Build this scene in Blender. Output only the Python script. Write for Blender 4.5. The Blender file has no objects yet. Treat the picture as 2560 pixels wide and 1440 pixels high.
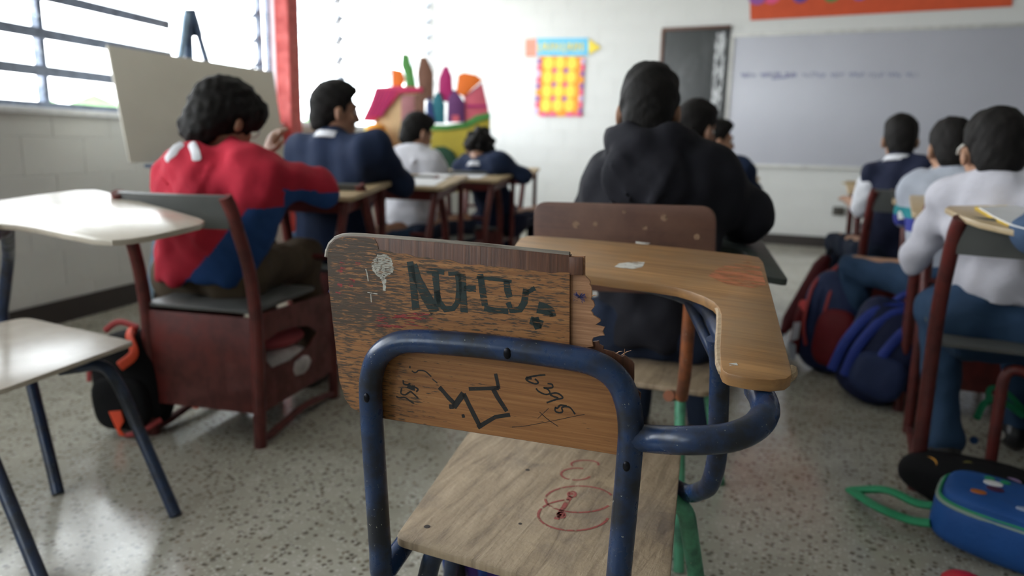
import bpy, bmesh, math, random
import numpy as np
from mathutils import Vector, Matrix
random.seed(7)
rng = np.random.RandomState(7)
SC = bpy.context.scene
COL = SC.collection

# ------------------------------------------------------------------ camera, sky, exposure
F_PX, W_PX, H_PX = 1850.0, 2560.0, 1440.0
YAW, PITCH, ROLL = math.radians(23.6), math.radians(10.8), math.radians(1.2)
CAM = np.array([0.0, 0.0, 1.0])
fw = np.array([-math.sin(YAW) * math.cos(PITCH), math.cos(YAW) * math.cos(PITCH), -math.sin(PITCH)])
rt0 = np.array([math.cos(YAW), math.sin(YAW), 0.0])
up0 = np.cross(rt0, fw)
RT = rt0 * math.cos(ROLL) + up0 * math.sin(ROLL)
UP = -rt0 * math.sin(ROLL) + up0 * math.cos(ROLL)
cam_data = bpy.data.cameras.new('camera')
cam = bpy.data.objects.new('camera', cam_data)
COL.objects.link(cam)
M = Matrix.Identity(4)
for i in range(3):
    M[i][0], M[i][1], M[i][2], M[i][3] = RT[i], UP[i], -fw[i], CAM[i]
cam.matrix_world = M
cam_data.sensor_width = 36.0
cam_data.lens = 36.0 * F_PX / W_PX
cam_data.clip_start = 0.02
cam_data.dof.use_dof = True
cam_data.dof.focus_distance = 0.97
cam_data.dof.aperture_fstop = 3.0
SC.camera = cam

world = bpy.data.worlds.new('overcast_sky')
SC.world = world
world.use_nodes = True
wn = world.node_tree.nodes
wn.clear()
w_out = wn.new('ShaderNodeOutputWorld')
w_bg = wn.new('ShaderNodeBackground')
w_bg.inputs['Color'].default_value = (0.97, 0.985, 1.0, 1)
w_bg.inputs['Strength'].default_value = 6.5
world.node_tree.links.new(w_bg.outputs[0], w_out.inputs[0])
SC.view_settings.view_transform = 'Standard'
SC.view_settings.look = 'None'
SC.view_settings.exposure = 0.82
SC.view_settings.gamma = 1.0
SC.view_settings.use_curve_mapping = False
cy = SC.cycles
cy.use_denoising = True
cy.max_bounces = 9
cy.diffuse_bounces = 5
cy.glossy_bounces = 3
cy.transparent_max_bounces = 24
cy.sample_clamp_indirect = 4.0
cy.caustics_reflective = False
cy.caustics_refractive = False


# the window wall is not square to the front wall: it is built straight along Y at x = -3.9, then turned
WALL_ANG = math.atan(.175)
WALL_TURN = Matrix.Translation((-3.80, 2.35, 0)) @ Matrix.Rotation(WALL_ANG, 4, 'Z') @ Matrix.Translation((3.9, -2.35, 0))


def portal(y0, y1, z0, z1):
    d = bpy.data.lights.new('window_portal', 'AREA')
    d.shape = 'RECTANGLE'
    d.size = z1 - z0
    d.size_y = y1 - y0
    d.cycles.is_portal = True
    o = bpy.data.objects.new('window_portal', d)
    COL.objects.link(o)
    o.matrix_world = WALL_TURN @ Matrix.Translation((-4.05, (y0 + y1) / 2, (z0 + z1) / 2)) @ Matrix.Rotation(-math.pi / 2, 4, 'Y')


WIN_Z0, WIN_Z1 = 1.15, 2.95
BACK = (-2.9, -1.75, 1.0, 2.6)  # opening of an unseen window, added to give fill from behind the camera
WIN1 = (-1.6, 5.0)
WIN2 = (5.04, 8.74)
portal(WIN1[0], WIN1[1], WIN_Z0, WIN_Z1)
portal(WIN2[0], WIN2[1], WIN_Z0, WIN_Z1)
d_ = bpy.data.lights.new('window_portal', 'AREA')  # sampling portal for the added back wall window
d_.shape = 'RECTANGLE'
d_.size, d_.size_y = BACK[1] - BACK[0], BACK[3] - BACK[2]
d_.cycles.is_portal = True
o_ = bpy.data.objects.new('window_portal', d_)
COL.objects.link(o_)
o_.location = ((BACK[0] + BACK[1]) / 2, -2.34, (BACK[2] + BACK[3]) / 2)
o_.rotation_euler = (math.pi / 2, 0, 0)


# ------------------------------------------------------------------ placing: where the line of sight meets a depth or a plane
def ray(x, y):
    return fw + RT * ((x - W_PX / 2) / F_PX) - UP * ((y - H_PX / 2) / F_PX)


def atd(x, y, d):
    return CAM + ray(x, y) * d


def atz(x, y, z):
    d = ray(x, y)
    return CAM + d * ((z - CAM[2]) / d[2])


def aty(x, y, Y):
    d = ray(x, y)
    return CAM + d * ((Y - CAM[1]) / d[1])


def atx(x, y, X):
    d = ray(x, y)
    return CAM + d * ((X - CAM[0]) / d[0])


def atp(x, y, P0, n):
    d = ray(x, y)
    n = np.asarray(n, float)
    return CAM + d * (((np.asarray(P0, float) - CAM) @ n) / (d @ n))


def atw(x, y, off=0.0):
    """the point off metres in front of the turned window wall"""
    n = np.array([math.cos(WALL_ANG), math.sin(WALL_ANG), 0.0])
    d = ray(x, y)
    return CAM + d * (((np.array([-3.80, 2.35, 0]) + n * off - CAM) @ n) / (d @ n))


def unit(v):
    v = np.asarray(v, float)
    return v / np.linalg.norm(v)


V3 = lambda *a: np.array(a, float)


# ------------------------------------------------------------------ materials
def new_mat(name):
    m = bpy.data.materials.new(name)
    m.use_nodes = True
    return m, m.node_tree.nodes, m.node_tree.links, m.node_tree.nodes['Principled BSDF']


def coords(N, L, scale=(1, 1, 1), kind='Object', rot=(0, 0, 0)):
    tc = N.new('ShaderNodeTexCoord')
    mp = N.new('ShaderNodeMapping')
    mp.inputs['Scale'].default_value = scale
    mp.inputs['Rotation'].default_value = rot
    L.new(tc.outputs[kind], mp.inputs['Vector'])
    return mp.outputs['Vector']


def noise(N, L, vec, scale=5, detail=4, rough=.55, dist=0):
    n = N.new('ShaderNodeTexNoise')
    n.inputs['Scale'].default_value = scale
    n.inputs['Detail'].default_value = detail
    n.inputs['Roughness'].default_value = rough
    n.inputs['Distortion'].default_value = dist
    L.new(vec, n.inputs['Vector'])
    return n.outputs['Fac']


def ramp(N, L, fac, stops):
    r = N.new('ShaderNodeValToRGB')
    e = r.color_ramp.elements
    while len(e) > 1:
        e.remove(e[-1])
    for i, (p, c) in enumerate(stops):
        if not isinstance(c, (tuple, list)):
            c = (c, c, c)
        if i == 0:
            e[0].position = p
            el = e[0]
        else:
            el = e.new(p)
        el.color = (c[0], c[1], c[2], 1)
    L.new(fac, r.inputs['Fac'])
    return r.outputs['Color']


def mixc(N, L, fac, a, b, mode='MIX'):
    n = N.new('ShaderNodeMix')
    n.data_type = 'RGBA'
    n.blend_type = mode
    for sock, v in ((n.inputs[0], fac), (n.inputs[6], a), (n.inputs[7], b)):
        if hasattr(v, 'links') or hasattr(v, 'is_linked'):
            L.new(v, sock)
        elif isinstance(v, (int, float)):
            sock.default_value = v
        else:
            sock.default_value = (v[0], v[1], v[2], 1)
    return n.outputs[2]


def mathn(N, L, op, a, b=0.0):
    n = N.new('ShaderNodeMath')
    n.operation = op
    n.use_clamp = False
    for s, v in ((n.inputs[0], a), (n.inputs[1], b)):
        if isinstance(v, (int, float)):
            s.default_value = v
        else:
            L.new(v, s)
    return n.outputs[0]


def bump(N, L, B, h, strength=.3, dist=.002):
    b = N.new('ShaderNodeBump')
    b.inputs['Strength'].default_value = strength
    b.inputs['Distance'].default_value = dist
    L.new(h, b.inputs['Height'])
    L.new(b.outputs[0], B.inputs['Normal'])


def plain(name, col, rough=.6, var=.12, scale=12, bumps=0, metal=0, spec=.5):
    m, N, L, B = new_mat(name)
    v = coords(N, L)
    n = noise(N, L, v, scale, 5)
    lo = tuple(max(0, c * (1 - var)) for c in col)
    hi = tuple(min(1, c * (1 + var)) for c in col)
    L.new(ramp(N, L, n, [(.3, lo), (.7, hi)]), B.inputs['Base Color'])
    B.inputs['Roughness'].default_value = rough
    B.inputs['Metallic'].default_value = metal
    B.inputs['Specular IOR Level'].default_value = spec
    if bumps:
        bump(N, L, B, noise(N, L, v, scale * 6, 4), bumps, .002)
    return m


def cloth(name, col, rough=.85, var=.12):
    m, N, L, B = new_mat(name)
    v = coords(N, L)
    n = noise(N, L, v, 9, 4)
    lo = tuple(c * (1 - var) for c in col)
    hi = tuple(min(1, c * (1 + var)) for c in col)
    L.new(ramp(N, L, n, [(.3, lo), (.7, hi)]), B.inputs['Base Color'])
    B.inputs['Roughness'].default_value = rough
    B.inputs['Specular IOR Level'].default_value = .25
    h = mathn(N, L, 'ADD', noise(N, L, v, 14, 3), mathn(N, L, 'MULTIPLY', noise(N, L, v, 260, 2), .12))
    bump(N, L, B, h, .5, .012)
    return m


def painted_metal(name, col, dark, rough=.32, chip=(.62, .72), chipcol=(.55, .55, .42)):
    m, N, L, B = new_mat(name)
    v = coords(N, L)
    wear = ramp(N, L, noise(N, L, v, 16, 6, .6), [(.44, 0), (.62, 1)])
    base = mixc(N, L, wear, col, dark)
    fleck = ramp(N, L, noise(N, L, v, 210, 3, .6), [(chip[0] + .075, 0), (chip[1] + .02, 1)])
    L.new(mixc(N, L, fleck, base, chipcol), B.inputs['Base Color'])
    L.new(ramp(N, L, wear, [(0, rough), (1, rough + .18)]), B.inputs['Roughness'])
    bump(N, L, B, noise(N, L, v, 40, 4), .12, .002)
    return m


def wood(name, light, dark, along='x', fine=60, rough=.55, bumps=.25, worn=None):
    m, N, L, B = new_mat(name)
    s = {'x': (2.2, fine, fine), 'y': (fine, 2.2, fine), 'z': (fine, fine, 2.2)}[along]
    v = coords(N, L, s)
    g = noise(N, L, v, 1.0, 6, .6, .4)
    c = ramp(N, L, g, [(.32, dark), (.5, tuple((a + b) / 2 for a, b in zip(light, dark))), (.68, light)])
    if worn:
        w = ramp(N, L, noise(N, L, coords(N, L), 7, 6, .65), [(.42, 0), (.7, 1)])
        c = mixc(N, L, w, c, worn)
    L.new(c, B.inputs['Base Color'])
    B.inputs['Roughness'].default_value = rough
    bump(N, L, B, g, bumps, .0015)
    return m


def ink(name, col, wear=.5, streak=(30, 30, 260)):
    """marker or pen print: worn off along the grain"""
    m, N, L, B = new_mat(name)
    B.inputs['Base Color'].default_value = (*col, 1)
    B.inputs['Roughness'].default_value = .5
    if wear:
        n = noise(N, L, coords(N, L, streak), 1.0, 4, .6)
        a = ramp(N, L, n, [(wear - .09, 0), (wear + .02, 1)])
        L.new(a, B.inputs['Alpha'])
    return m


# ------------------------------------------------------------------ geometry
def join(*gs):
    V, Fc = [], []
    for v, f in gs:
        o = len(V)
        V.extend([tuple(p) for p in v])
        Fc.extend([tuple(i + o for i in q) for q in f])
    return V, Fc


def from_bm(bm):
    bm.verts.ensure_lookup_table()
    bm.normal_update()
    V = [tuple(v.co) for v in bm.verts]
    Fc = [tuple(v.index for v in f.verts) for f in bm.faces]
    bm.free()
    return V, Fc


def obox(c, axes, half, bev=.004, seg=2):
    bm = bmesh.new()
    bmesh.ops.create_cube(bm, size=2.0)
    for v in bm.verts:
        v.co = Vector((v.co.x * half[0], v.co.y * half[1], v.co.z * half[2]))
    if bev:
        bmesh.ops.bevel(bm, geom=list(bm.edges), offset=min(bev, min(half) * .9), segments=seg, profile=.5, affect='EDGES')
    A = np.array(axes, float)
    for v in bm.verts:
        p = np.asarray(c, float) + A.T @ np.array(v.co)
        v.co = Vector(p)
    bm.verts.index_update()
    if np.linalg.det(A) < 0:
        bmesh.ops.reverse_faces(bm, faces=list(bm.faces))
    return from_bm(bm)


def box(lo, hi, bev=.004, seg=2):
    lo, hi = np.asarray(lo, float), np.asarray(hi, float)
    return obox((lo + hi) / 2, np.eye(3), (hi - lo) / 2, bev, seg)


def slab(pts, n, t, bev=.002, seg=2):
    """plate: outline pts (one plane), thickened by t along n (from the outline)"""
    n = unit(n)
    bm = bmesh.new()
    vs = [bm.verts.new(Vector(np.asarray(p, float))) for p in pts]
    f = bm.faces.new(vs)
    f.normal_update()
    r = bmesh.ops.extrude_face_region(bm, geom=[f])
    mv = [e for e in r['geom'] if isinstance(e, bmesh.types.BMVert)]
    bmesh.ops.translate(bm, verts=mv, vec=Vector(n * t))
    bmesh.ops.recalc_face_normals(bm, faces=list(bm.faces))
    if bev:
        mvs = set(mv)
        rim = [e for e in bm.edges if (e.verts[0] in mvs) == (e.verts[1] in mvs)]
        bmesh.ops.bevel(bm, geom=rim, offset=bev, segments=seg, profile=.5, affect='EDGES', clamp_overlap=True)
    bm.verts.index_update()
    return from_bm(bm)


def round_poly(pts, r, n=6):
    """round the corners of a closed 3-D polygon; r a number or one per corner"""
    out = []
    P = [np.asarray(p, float) for p in pts]
    k = len(P)
    for i in range(k):
        a, b, c = P[i - 1], P[i], P[(i + 1) % k]
        ri = r[i] if isinstance(r, (list, tuple)) else r
        d1, d2 = a - b, c - b
        l1, l2 = np.linalg.norm(d1), np.linalg.norm(d2)
        ri = min(ri, l1 * .48, l2 * .48)
        if ri <= 1e-5:
            out.append(b)
            continue
        s, e = b + d1 / l1 * ri, b + d2 / l2 * ri
        for j in range(n + 1):
            u = j / n
            out.append((1 - u) ** 2 * s + 2 * u * (1 - u) * b + u * u * e)
    return out


def fillet(pts, r, n=7):
    P = [np.asarray(p, float) for p in pts]
    out = [P[0]]
    for i in range(1, len(P) - 1):
        a, b, c = P[i - 1], P[i], P[i + 1]
        d1, d2 = a - b, c - b
        l1, l2 = np.linalg.norm(d1), np.linalg.norm(d2)
        ri = min(r, l1 * .48, l2 * .48)
        s, e = b + d1 / l1 * ri, b + d2 / l2 * ri
        for j in range(n + 1):
            u = j / n
            out.append((1 - u) ** 2 * s + 2 * u * (1 - u) * b + u * u * e)
    out.append(P[-1])
    return out


def spline(pts, n=6):
    P = [np.asarray(p, float) for p in pts]
    P = [2 * P[0] - P[1]] + P + [2 * P[-1] - P[-2]]
    out = []
    for i in range(1, len(P) - 2):
        for j in range(n):
            t = j / n
            a, b, c, d = P[i - 1], P[i], P[i + 1], P[i + 2]
            out.append(.5 * (2 * b + (c - a) * t + (2 * a - 5 * b + 4 * c - d) * t * t + (3 * b - a - 3 * c + d) * t ** 3))
    out.append(P[-2])
    return out


def tube(pts, r, n=12, flat=None):
    """swept round bar; r a number or one radius per point; flat=(axis, factor) squeezes it"""
    P = [np.asarray(p, float) for p in pts]
    k = len(P)
    T = [unit(P[min(i + 1, k - 1)] - P[max(i - 1, 0)]) for i in range(k)]
    up = V3(0, 0, 1) if abs(T[0][2]) < .9 else V3(0, 1, 0)
    u = unit(np.cross(T[0], up))
    V, Fc = [], []
    for i in range(k):
        u = unit(u - T[i] * (u @ T[i]))
        w = np.cross(T[i], u)
        ri = r[i] if isinstance(r, (list, tuple)) else r
        for j in range(n):
            a = 2 * math.pi * j / n
            off = (u * math.cos(a) + w * math.sin(a)) * ri
            if flat is not None:
                ax = unit(flat[0])
                off = off + ax * (off @ ax) * (flat[1] - 1)
            V.append(tuple(P[i] + off))
    for i in range(k - 1):
        for j in range(n):
            a, b = i * n + j, i * n + (j + 1) % n
            Fc.append((a, b, b + n, a + n))
    Fc.append(tuple(range(n - 1, -1, -1)))
    Fc.append(tuple((k - 1) * n + j for j in range(n)))
    return V, Fc


def ribbon(pts, w, n, lift=.0004):
    """flat stroke of ink lying on a surface with normal n"""
    n = unit(n)
    P = [np.asarray(p, float) + n * lift for p in pts]
    k = len(P)
    V, Fc = [], []
    for i in range(k):
        t = unit(P[min(i + 1, k - 1)] - P[max(i - 1, 0)])
        s = np.cross(n, t)
        wi = w[i] if isinstance(w, (list, tuple)) else w
        V += [tuple(P[i] + s * wi / 2), tuple(P[i] - s * wi / 2)]
    for i in range(k - 1):
        Fc.append((2 * i, 2 * i + 1, 2 * i + 3, 2 * i + 2))
    return V, Fc


def blob(c, axes, rad, p=2.0, nu=20, nv=12):
    """super-ellipsoid"""
    A = np.array(axes, float)
    V, Fc = [], []
    sp = lambda x: math.copysign(abs(x) ** (2 / p), x)
    for i in range(nv + 1):
        th = -math.pi / 2 + math.pi * i / nv
        for j in range(nu):
            ph = 2 * math.pi * j / nu
            q = V3(rad[0] * sp(math.cos(th)) * sp(math.cos(ph)), rad[1] * sp(math.cos(th)) * sp(math.sin(ph)), rad[2] * sp(math.sin(th)))
            V.append(tuple(np.asarray(c, float) + A.T @ q))
    for i in range(nv):
        for j in range(nu):
            a, b = i * nu + j, i * nu + (j + 1) % nu
            Fc.append((a, b, b + nu, a + nu))
    return V, Fc


def disc(c, n, r, t=.004, k=20, ry=None):
    n = unit(n)
    u = unit(np.cross(n, V3(0, 0, 1) if abs(n[2]) < .9 else V3(0, 1, 0)))
    w = np.cross(n, u)
    return slab([np.asarray(c) + u * r * math.cos(2 * math.pi * i / k) + w * (ry or r) * math.sin(2 * math.pi * i / k) for i in range(k)], n, t, 0)


# ------------------------------------------------------------------ objects
ORG = {}


def thing(name, label, cat, loc, group=None):
    o = bpy.data.objects.new(name, None)
    o.empty_display_size = .05
    COL.objects.link(o)
    o.location = Vector(loc)
    ORG[o.name] = np.asarray(loc, float)
    o['label'] = label
    o['category'] = cat
    if group:
        o['group'] = group
    return o


def part(name, g, mat, parent=None, smooth=True, label=None, fmat=None, kind=None):
    V, Fc = g
    org = ORG[parent.name] if parent is not None else np.zeros(3)
    me = bpy.data.meshes.new(name)
    A = np.array(V, float) - org
    me.from_pydata(A.tolist(), [], [tuple(f) for f in Fc])
    mats = mat if isinstance(mat, (list, tuple)) else [mat]
    for mm in mats:
        me.materials.append(mm)
    if fmat is not None:
        me.polygons.foreach_set('material_index', np.asarray(fmat, np.int32))
    if smooth:
        me.polygons.foreach_set('use_smooth', np.ones(len(me.polygons), bool))
        try:
            me.set_sharp_from_angle(angle=math.radians(38))
        except Exception:
            pass
    me.update()
    o = bpy.data.objects.new(name, me)
    COL.objects.link(o)
    if parent is not None:
        o.parent = parent
        ORG[o.name] = org
    if label:
        o['label'] = label
    if kind:
        o['kind'] = kind
    return o


def solo(name, g, mat, label, cat, group=None, smooth=True, fmat=None):
    """a thing that is one mesh, its origin at its base"""
    V = np.array(g[0], float)
    base = V3((V[:, 0].min() + V[:, 0].max()) / 2, (V[:, 1].min() + V[:, 1].max()) / 2, V[:, 2].min())
    o = part(name, ((V - base).tolist(), g[1]), mat, None, smooth, fmat=fmat)
    o.location = Vector(base)
    ORG[o.name] = base
    o['label'], o['category'] = label, cat
    if group:
        o['group'] = group
    return o


def struct(name, g, mat, smooth=False, parent=None):
    o = part(name, g, mat, parent, smooth)
    if parent is None:
        o['kind'] = 'structure'
        ORG[o.name] = np.zeros(3)
    return o


def dup(root, loc, yaw, label, group=None):
    r = root.copy()
    COL.objects.link(r)
    r.location = Vector(loc)
    r.rotation_euler = (0, 0, yaw)
    r['label'] = label
    if group:
        r['group'] = group
    for ch in list(root.children):
        c = ch.copy()
        COL.objects.link(c)
        c.parent = r
        for g in list(ch.children):
            d = g.copy()
            COL.objects.link(d)
            d.parent = c
    return r

# ------------------------------------------------------------------ room materials
def m_wall(name, col):
    m, N, L, B = new_mat(name)
    v = coords(N, L)
    n = noise(N, L, v, 1.4, 6, .6)
    dirt = ramp(N, L, noise(N, L, v, 4.5, 6, .7), [(.56, 0), (.8, .35)])
    c = ramp(N, L, n, [(.3, tuple(x * .93 for x in col)), (.7, col)])
    L.new(mixc(N, L, dirt, c, tuple(x * .72 for x in col)), B.inputs['Base Color'])
    B.inputs['Roughness'].default_value = .55
    bump(N, L, B, noise(N, L, v, 55, 5, .6), .25, .003)
    return m


WALL = m_wall('painted_block_wall', (.69, .70, .69))
WALLG = m_wall('painted_block_wall_grey', (.68, .68, .655))
MORTAR = plain('painted_mortar', (.70, .70, .69), .7)
CEIL = plain('ceiling_paint', (.80, .80, .78), .8, .05)
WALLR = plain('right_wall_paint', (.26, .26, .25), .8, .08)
WALLD = plain('rear_wall_paint', (.55, .55, .53), .8, .08)
BASE = plain('dark_baseboard_paint', (.030, .024, .022), .45)


def m_terrazzo():
    m, N, L, B = new_mat('terrazzo')
    v = coords(N, L)
    base = ramp(N, L, noise(N, L, v, 5, 5, .6), [(.3, (.40, .38, .315)), (.7, (.52, .495, .42))])

    def chips(scale, lo, hi, thr, seedshift):
        vo = N.new('ShaderNodeTexVoronoi')
        vo.inputs['Scale'].default_value = scale
        vo.inputs['Randomness'].default_value = 1.0
        mp = N.new('ShaderNodeMapping')
        mp.inputs['Location'].default_value = (seedshift, seedshift * .7, 0)
        L.new(v, mp.inputs['Vector'])
        L.new(mp.outputs[0], vo.inputs['Vector'])
        near = ramp(N, L, vo.outputs['Distance'], [(lo, 1), (hi, 0)])
        sep = N.new('ShaderNodeSeparateColor')
        L.new(vo.outputs['Color'], sep.inputs[0])
        pick = ramp(N, L, sep.outputs[0], [(thr - .01, 0), (thr + .01, 1)])
        return mathn(N, L, 'MULTIPLY', near, pick), sep.outputs[1]
    f1, c1 = chips(58, .30, .44, .50, 0.0)
    dark = ramp(N, L, c1, [(0, (.10, .085, .07)), (.6, (.17, .15, .115)), (1, (.26, .22, .16))])
    c = mixc(N, L, f1, base, dark)
    f2, c2 = chips(90, .3, .42, .50, 3.3)
    light = ramp(N, L, c2, [(0, (.55, .53, .47)), (1, (.70, .68, .63))])
    c = mixc(N, L, f2, c, light)
    f3, c3 = chips(34, .22, .34, .80, 7.1)
    c = mixc(N, L, mathn(N, L, 'MULTIPLY', f3, .7), c, (.08, .07, .06))
    dirt = ramp(N, L, noise(N, L, v, 1.3, 5, .6), [(.42, 0), (.75, .5)])
    c = mixc(N, L, dirt, c, (.20, .17, .13))
    L.new(c, B.inputs['Base Color'])
    L.new(ramp(N, L, noise(N, L, v, 7, 5), [(.3, .12), (.7, .21)]), B.inputs['Roughness'])
    bump(N, L, B, noise(N, L, v, 30, 3), .04, .002)
    return m


TERR = m_terrazzo()
WHITEPAINT = plain('white_window_paint', (.72, .73, .75), .5)
BLUEBAR = painted_metal('hazed_blue_grey_grille_paint', (.26, .31, .42), (.18, .21, .28), .45)  # blue-grey paint, lightened to carry the haze of the bright windows
REDPOST = painted_metal('red_post_paint', (.55, .05, .04), (.42, .035, .03), .4, (.7, .8))


def m_glass():
    m, N, L, B = new_mat('louver_glass')
    out = N['Material Output']
    tr = N.new('ShaderNodeBsdfTransparent')
    tr.inputs[0].default_value = (.86, .90, .92, 1)
    gl = N.new('ShaderNodeBsdfGlossy')
    gl.inputs['Roughness'].default_value = .05
    mx = N.new('ShaderNodeMixShader')
    mx.inputs[0].default_value = .12
    L.new(tr.outputs[0], mx.inputs[1])
    L.new(gl.outputs[0], mx.inputs[2])
    L.new(mx.outputs[0], out.inputs['Surface'])
    return m


GLASS = m_glass()

# ------------------------------------------------------------------ room shell
XL, YF, XR, YB, ZC = -3.9, 8.65, 3.2, -2.2, 3.2
XO = -5.4
struct('floor', box((XO, YB - .2, -.1), (XR + .2, YF + .2, 0), 0), TERR)
struct('ceiling', box((XO, YB - .2, ZC), (XR + .2, YF + .2, ZC + .12), 0), CEIL)
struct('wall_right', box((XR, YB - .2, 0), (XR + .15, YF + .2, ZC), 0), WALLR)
struct('wall_back', join(box((-3.4, YB - .15, 0), (XR, YB, BACK[2]), 0), box((-3.4, YB - .15, BACK[3]), (XR, YB, ZC), 0),
                         box((-3.4, YB - .15, BACK[2]), (BACK[0], YB, BACK[3]), 0), box((BACK[1], YB - .15, BACK[2]), (XR, YB, BACK[3]), 0)), WALLD)
w_b = struct('window_3', join(*[box((x - .02, YB - .10, BACK[2]), (x + .02, YB - .06, BACK[3]), .003) for x in (BACK[0] + .02, BACK[1] - .02)],  # added for fill light, out of view behind the camera
                              *[box((BACK[0], YB - .10, z - .02), (BACK[1], YB - .06, z + .02), .003) for z in (BACK[2] + .02, BACK[3] - .02)]), WHITEPAINT)
for x0, x1 in ((BACK[0] + .04, BACK[1] - .04),):
    part('pane', box((x0, YB - .083, BACK[2] + .04), (x1, YB - .078, BACK[3] - .04), 0), GLASS, w_b, False)
w_front = struct('wall_front', box((XO, YF + .006, 0), (XR, YF + .16, ZC), 0), MORTAR)
w_left = struct('wall_left', join(
    box((XL - .16, YB - .6, 0), (XL - .006, 8.76, WIN_Z0 - .03), 0),
    box((XL - .16, YB - .6, WIN_Z1), (XL - .006, 8.76, ZC), 0),
    box((XL - .16, YB - .6, WIN_Z0 - .03), (XL - .006, WIN1[0], WIN_Z1), 0)), MORTAR)
w_left.matrix_world = WALL_TURN


def blocks(parent, mat, horiz, n0, rows, skip=None):
    """one painted concrete block per course position, all of one mesh"""
    me = None
    half = None
    for r in range(rows[0], rows[1]):
        s = 0 if r % 2 == 0 else .2
        k = 0
        while n0[0] + k * .4 - s < n0[1] - .05:
            a = n0[0] + k * .4 - s
            k += 1
            lo, hi = max(a, n0[0]), min(a + .4, n0[1])
            z0, z1 = r * .2, min(r * .2 + .2, n0[2])
            if hi - lo < .06 or z1 - z0 < .05 or (skip and skip(lo, hi, z0, z1)):
                continue
            full = hi - lo > .395 and z1 - z0 > .195
            ctr = V3((lo + hi) / 2, 0, (z0 + z1) / 2)
            if full and me is not None:
                o = bpy.data.objects.new('block', me)
                COL.objects.link(o)
                o.parent = parent
            else:
                h = ((hi - lo) / 2 - .0012, .0085, (z1 - z0) / 2 - .0012)
                g = obox((0, 0, 0), np.eye(3), h, .002, 1)
                o = part('block', g, mat, parent, False)
                if full:
                    me = o.data
            if horiz == 'x':
                o.location = (ctr[0], YF + .011, ctr[2])
            else:
                o.location = (XL - .011, ctr[0], ctr[2])
                o.rotation_euler = (0, 0, math.pi / 2)


blocks(w_front, WALL, 'x', (-4.93, 2.3, ZC), (0, 14))
blocks(w_left, WALLG, 'y', (1.3, 8.72, WIN_Z0 - .03), (0, 6))
struct('baseboard_left', box((XL, YB, 0), (XL + .016, 8.7, .125), .003), BASE).matrix_world = WALL_TURN
struct('baseboard_front', box((-4.9, YF - .016, 0), (XR, YF, .115), .003), BASE)


def window(n, y0, y1, mull, slats, clip_y=(), grille=None):
    fr = [box((XL - .13, y0, WIN_Z0), (XL - .07, y1, WIN_Z0 + .035), .003),
          box((XL - .13, y0, WIN_Z1 - .04), (XL - .07, y1, WIN_Z1), .003)]
    for y in [y0 + .02, y1 - .02] + list(mull):
        fr.append(box((XL - .125, y - .018, WIN_Z0), (XL - .075, y + .018, WIN_Z1), .003))
    w = struct('window_%d' % n, join(*fr), BLUEBAR if n == 1 else WHITEPAINT)
    w.matrix_world = WALL_TURN
    part('sill', box((XL - .17, y0, WIN_Z0 - .035), (XL + .035, y1, WIN_Z0), .006), WHITEPAINT, w)
    ys = [y0 + .04] + list(mull) + [y1 - .04]
    me = {}
    t = math.radians(38)
    for a, b in zip(ys[:-1], ys[1:]):
        for i in range(slats):
            z = WIN_Z0 + .075 + i * .187
            if z > WIN_Z1 - .08:
                break
            g = obox((0, 0, 0), [(0, 1, 0), (math.cos(t), 0, math.sin(t)), (-math.sin(t), 0, math.cos(t))], ((b - a) / 2 - .02, .055, .0025), .001, 1)
            key = round(b - a, 4)
            if key not in me:
                o = part('louver_pane', g, GLASS, w, False)
                me[key] = o.data
            else:
                o = bpy.data.objects.new('louver_pane', me[key])
                COL.objects.link(o)
                o.parent = w
            o.location = (XL - .10, (a + b) / 2, z)
    cm = None
    for y in clip_y:
        for i in range(slats):
            z = WIN_Z0 + .075 + i * .187
            if z > WIN_Z1 - .08:
                break
            g = obox((0, 0, 0), [(0, 1, 0), (math.cos(t), 0, math.sin(t)), (-math.sin(t), 0, math.cos(t))], (.02, .06, .007), .002, 1)
            if cm is None:
                o = part('louver_clip', g, BLUEBAR, w, False)
                cm = o.data
            else:
                o = bpy.data.objects.new('louver_clip', cm)
                COL.objects.link(o)
                o.parent = w
            o.location = (XL - .10, y, z)
    if grille:
        for (a, b, z) in grille:
            part('grille_bar', box((XL - .062, a, z - .028), (XL - .045, b, z + .028), .003), BLUEBAR, w)
    return w


window(1, WIN1[0], WIN1[1], [.05, 1.4, 2.76, 4.85], 10, [4.80],
       [(1.42, 3.74, 1.343), (1.42, 3.74, 1.535), (1.42, 3.74, 1.73), (1.42, 3.74, 1.92)])
window(2, WIN2[0], WIN2[1], [6.23, 7.48], 10, [6.20, 6.26, 7.48, 8.68])
post = struct('pillar', box((XL - .02, 4.955, 0), (XL + .10, 5.13, ZC), .006), REDPOST)
post.matrix_world = WALL_TURN

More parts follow.
